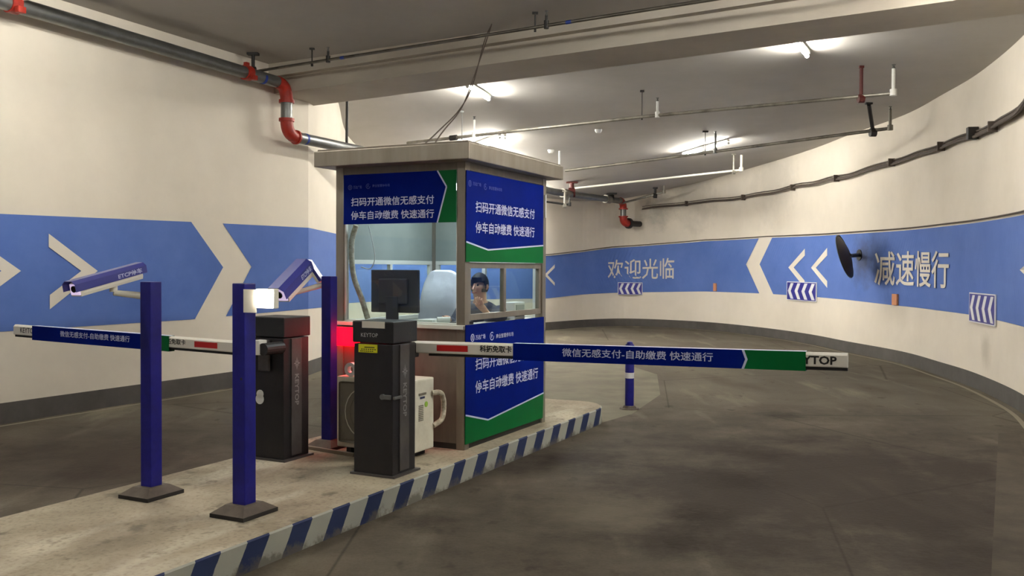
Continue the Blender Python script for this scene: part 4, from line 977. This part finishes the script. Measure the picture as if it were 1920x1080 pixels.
p = R(15.9, 3.32); hanger(p, cz(p), 'black bracket on the thick pipe near its far elbow', 'black', .04, .13)

# ------------------------------------------------------------------ sprinkler lines
def line(name_lab, pts_, m, r=.022):
    t = Thing('sprinkler_pipe', name_lab, 'pipe', pts_[0], 'thin sprinkler pipes under the ceiling')
    mb = MB(); mb.tube(pts_, r, M[m], 10); t.part('pipe_run', mb, smooth=True); return t
def riser(t, a, hgt, m, r=.018, head=True):
    mb = MB(); mb.tube([a, a+EZ*hgt], r, M[m], 10); rs = t.part('riser', mb, smooth=True)
    mb = MB(); mb.tube([a-EZ*.0+EZ*(-.03), a+EZ*.05], r*1.9, M[m], 10); t.part('tee_fitting', mb, smooth=True)
    if head:
        mb = MB(); q = a+EZ*hgt; mb.tube([q, q+EZ*.03, q+EZ*.05], [r*1.1, r*.5, r*1.3], M['galv'], 10); t.part('sprinkler_head', mb, rs, smooth=True)
Q = lambda x, y, h: below_ceiling(x, y, h)
# near line, in front of the beam
a = atz(478, 134, 3.99); b = atz(1330, 0, 3.95); e = b+(b-a)*.22
L1 = line('dark sprinkler pipe in front of the cross beam', [a, b, e], 'linepipe', .017)
def onl(a, b, px):
    r = ray(px, 300); d = Vector((r.x, r.y)); ee = b-a
    den = d.x*ee.y-d.y*ee.x; q = (a.x*d.y-a.y*d.x)/den; return a+ee*q
for px, lb in ((585, 'left hanger above the pipe in front of the beam'), (1002, 'right hanger above the pipe in front of the beam')):
    p = onl(a, b, px); hanger(p, cz(p, -.01), lb, 'black', .008, .03)
for px in (615, 1023): riser(L1, onl(a, b, px), .1, 'black', .014)
for px in (642, 1065):
    p = onl(a, b, px); d = (b-a).normalized(); mb = MB(); mb.tube([p-d*.03, p+d*.03], .019, M['tapeblue'], 10); L1.part('tape_band', mb, smooth=True)
a_ = R(-.22, 3.99); L0 = line('short pale sprinkler branch from the thick pipe in the top left corner', [a_, a_+Vector((1.2, -.55, .03))], 'armwhite', .024)
# second line
h = .38
a, m1, b = Q(764, 268, h), Q(1220, 217.5, h), Q(1675, 175, h)
L2 = line('pale sprinkler pipe crossing behind the cross beam above the booth', [a, m1, b], 'steelpipe', .024)
mb = MB(); mb.tube([a, Q(766, 276, h+.02)], .02, M['steelpipe'], 8); L2.part('end_elbow', mb)
p = onl(a, m1, 889); riser(L2, p, .25, 'white', .02)
p = onl(m1, b, 1232); riser(L2, p, .2, 'white', .018)
riser(L2, b, .3, 'white', .022)
for px, A_, B_, lb, mm, r in ((866, a, m1, 'thin rod hanger above the booth roof corner', 'galv', .006), (1203, a, m1, 'thin dark rod hanger in the middle of the second pipe', 'black', .006), (1613, m1, b, 'thick dark hanger at the right end of the second pipe', 'darkred', .024)):
    p = onl(A_, B_, px); hanger(p, cz(p), lb, mm, r, .03)
mb = MB(); p = onl(a, m1, 850); mb.tube([p-(m1-a).normalized()*.06, p+(m1-a).normalized()*.06], .045, M['black'], 12); L2.part('coupling', mb, smooth=True)
# third line
h = .36
a, m1, b = Q(1060, 320, h), Q(1237, 298, h), Q(1669, 240.5, h)
L3 = line('long dark sprinkler pipe below the far ceiling lamp', [a, m1, b], 'steelpipe', .026)
riser(L3, b, .28, 'steelpipe', .022); riser(L3, onl(m1, b, 1341), .3, 'galv', .02)
for px, lb, mm, r, dx in ((1322, 'thin rod hanger in front of the far glowing lamp', 'black', .007, 0), (1636, 'tilted thick black hanger near the right wall', 'black', .03, -8)):
    p = onl(m1, b, px); q = cz(p)
    if dx: q = cz(Q(1629, 196, .03))
    hanger(p, q, lb, mm, r, .05)
# fourth line
h = .34
a, b = Q(1078, 353, .36), Q(1390, 318.5, h)
L4 = line('pale sprinkler pipe joining the thick pipe right of the booth', [a, b], 'armwhite', .022); riser(L4, b, .3, 'armwhite', .024, False)
p = onl(a, b, 1376); hanger(p, cz(p), 'pale hanger at the end of the pale pipe', 'steelpipe', .02, .04)
# fifth and sixth, short ones
a, b = R(16.6, 3.2), aty(1245, 360, 23.0)
L5 = line('short sprinkler branch right of the far elbow', [a, b], 'steelpipe', .026); riser(L5, b, .16, 'steelpipe', .02)
p = a.lerp(b, .8); hanger(p, cz(p), 'short dark hanger on the short branch by the far elbow', 'black', .03, .06)
a, b = aty(1015, 377, 19.3), aty(1068, 384, 19.3)
L6 = line('short dark sprinkler branch just right of the booth edge', [a, b], 'black', .022); riser(L6, b, .12, 'black', .018)
p = aty(1059, 383, 19.3); hanger(p, Vector((p.x, p.y, 3.12)), 'small grey hanger under the thick pipe beside the booth', 'steelpipe', .022, .05)

# ------------------------------------------------------------------ ceiling lamps
def lamp(p0, p1, label):
    d = (p1-p0); t = Thing('ceiling_lamp', label, 'ceiling lamp', (p0+p1)/2, 'fluorescent tube lamps on the ceiling')
    dn = d.normalized(); sd_ = dn.cross(EZ).normalized()
    mb = MB(); mb.box(p0-sd_*.03+EZ*.03, d, sd_*.06, EZ*.035, M['white'], .004); t.part('batten', mb)
    mb = MB(); mb.tube([p0+dn*.03, p1-dn*.03], .017, M['tube'], 12); t.part('tube', mb, label='glowing tube')
    for q in (p0, p1-dn*.03):
        mb = MB(); mb.tube([q, q+dn*.03], .024, M['white'], 12); t.part('end_cap', mb)
def lamp_px(a, b, label): lamp(Q(*a, .08), Q(*b, .08), label)
lamp_px((876, 162), (917, 187), 'glowing tube lamp behind the beam at the hanging wires')
lamp_px((1488, 76), (1514, 106), 'glowing tube lamp behind the beam in the upper right')
lamp_px((1281, 292), (1318, 281), 'far glowing tube lamp behind the long dark sprinkler pipe, left one of the pair')
lamp_px((1326, 279), (1366, 268), 'far glowing tube lamp at the thin rod hanger, right one of the pair')
lamp_px((890, 276), (938, 258), 'glowing tube lamp low over the booth roof corner, left one of the pair')
lamp_px((899, 277), (947, 259), 'glowing tube lamp low over the booth roof corner, right one of the pair')
def lamp_xy(x, y, dx, dy, label):
    p0 = Vector((x, y, ceil_z(x, y)-.08)); p1 = Vector((x+dx, y+dy, ceil_z(x+dx, y+dy)-.08)); lamp(p0, p1, label)
lamp_xy(-3.4, 6.6, .5, 1.0, 'tube lamp on the ceiling over the left lane, before the beam')
lamp_xy(2.2, 6.0, .5, 1.0, 'tube lamp on the ceiling over the right lane, before the beam')
lamp_xy(3.75, 6.3, .3, 1.0, 'added unseen tube lamp on the ceiling close to the right wall, before the beam')  # unseen lamp added to brighten the right wall
lamp_xy(-4.6, 2.2, .5, 1.0, 'tube lamp on the ceiling over the left lane entrance')
lamp_xy(.6, 1.2, .5, 1.0, 'tube lamp on the ceiling near the viewer')
lamp_xy(-.62, 19.6, .4, 1.0, 'added fill tube lamp hidden behind the booth over the far bend')  # added out of sight to lift the light on the far bend
lamp_xy(-.15, 18.7, .35, .8, 'added fill tube lamp hidden behind the booth banner, nearest its roof')  # another unseen lamp, added to brighten the far wall
lamp_xy(.05, 20.6, .5, 1.0, 'added unseen fill tube lamp over the far bend, behind the thick pipe')  # added for more light on the far curved wall, not itself seen
lamp_xy(-.42, 17.3, .25, .9, 'added fill tube lamp just hidden behind the booth roof edge')  # extra lamp added behind the roof as fill for the far wall
lamp_xy(-1.9, 17.6, .5, 1.0, 'added fill tube lamp hidden behind the booth over the far left lane')  # unseen fill lamp added for the far end of the lane
for px, py, lb in ((1122, 246, 'small round detector on the grey ceiling'), (1033, 284, 'small white box detector over the booth roof end')):
    p = Q(px, py, .03); mb = MB(); mb.tube([p-EZ*.03, p, p+EZ*.03], [.04, .06, .065], M['white'], 16); single('smoke_detector', mb, lb, 'smoke detector', p, 'ceiling detectors', True)
p = Q(1049, 300, .2); mb = MB(); mb.tube([p-EZ*.12, p+EZ*.17], .02, M['white'], 10); single('sprinkler_drop', mb, 'short white vertical pipe stub over the booth roof end', 'pipe', p, smooth=True)

# ------------------------------------------------------------------ hanging wires to the booth roof
w0 = Q(922, 45, .02); w1 = atz(908, 78, 3.97)
for k, (endp, mid, lb) in enumerate(((W(-.05, .32, 2.425), 0, 'thin dark wire hanging from the ceiling to the booth roof, left strand'), (W(-.04, .24, 2.425), .05, 'thin dark wire hanging from the ceiling to the booth roof, right strand'))):
    A = w1 + Vector((.02*k, 0, 0)); B_ = aty(886-3*k, 160, w1.y-.5); C_ = aty(862+2*k, 205, w1.y-1.1); D_ = aty(822+9*k, 246, 7.5)
    mb = MB(); mb.tube(catmull([w0, A, B_, C_, D_, endp+EZ*.004], 8), .006, M['cable'], 6); single('hanging_wire', mb, lb, 'wire', endp, 'wires to the booth roof', True)
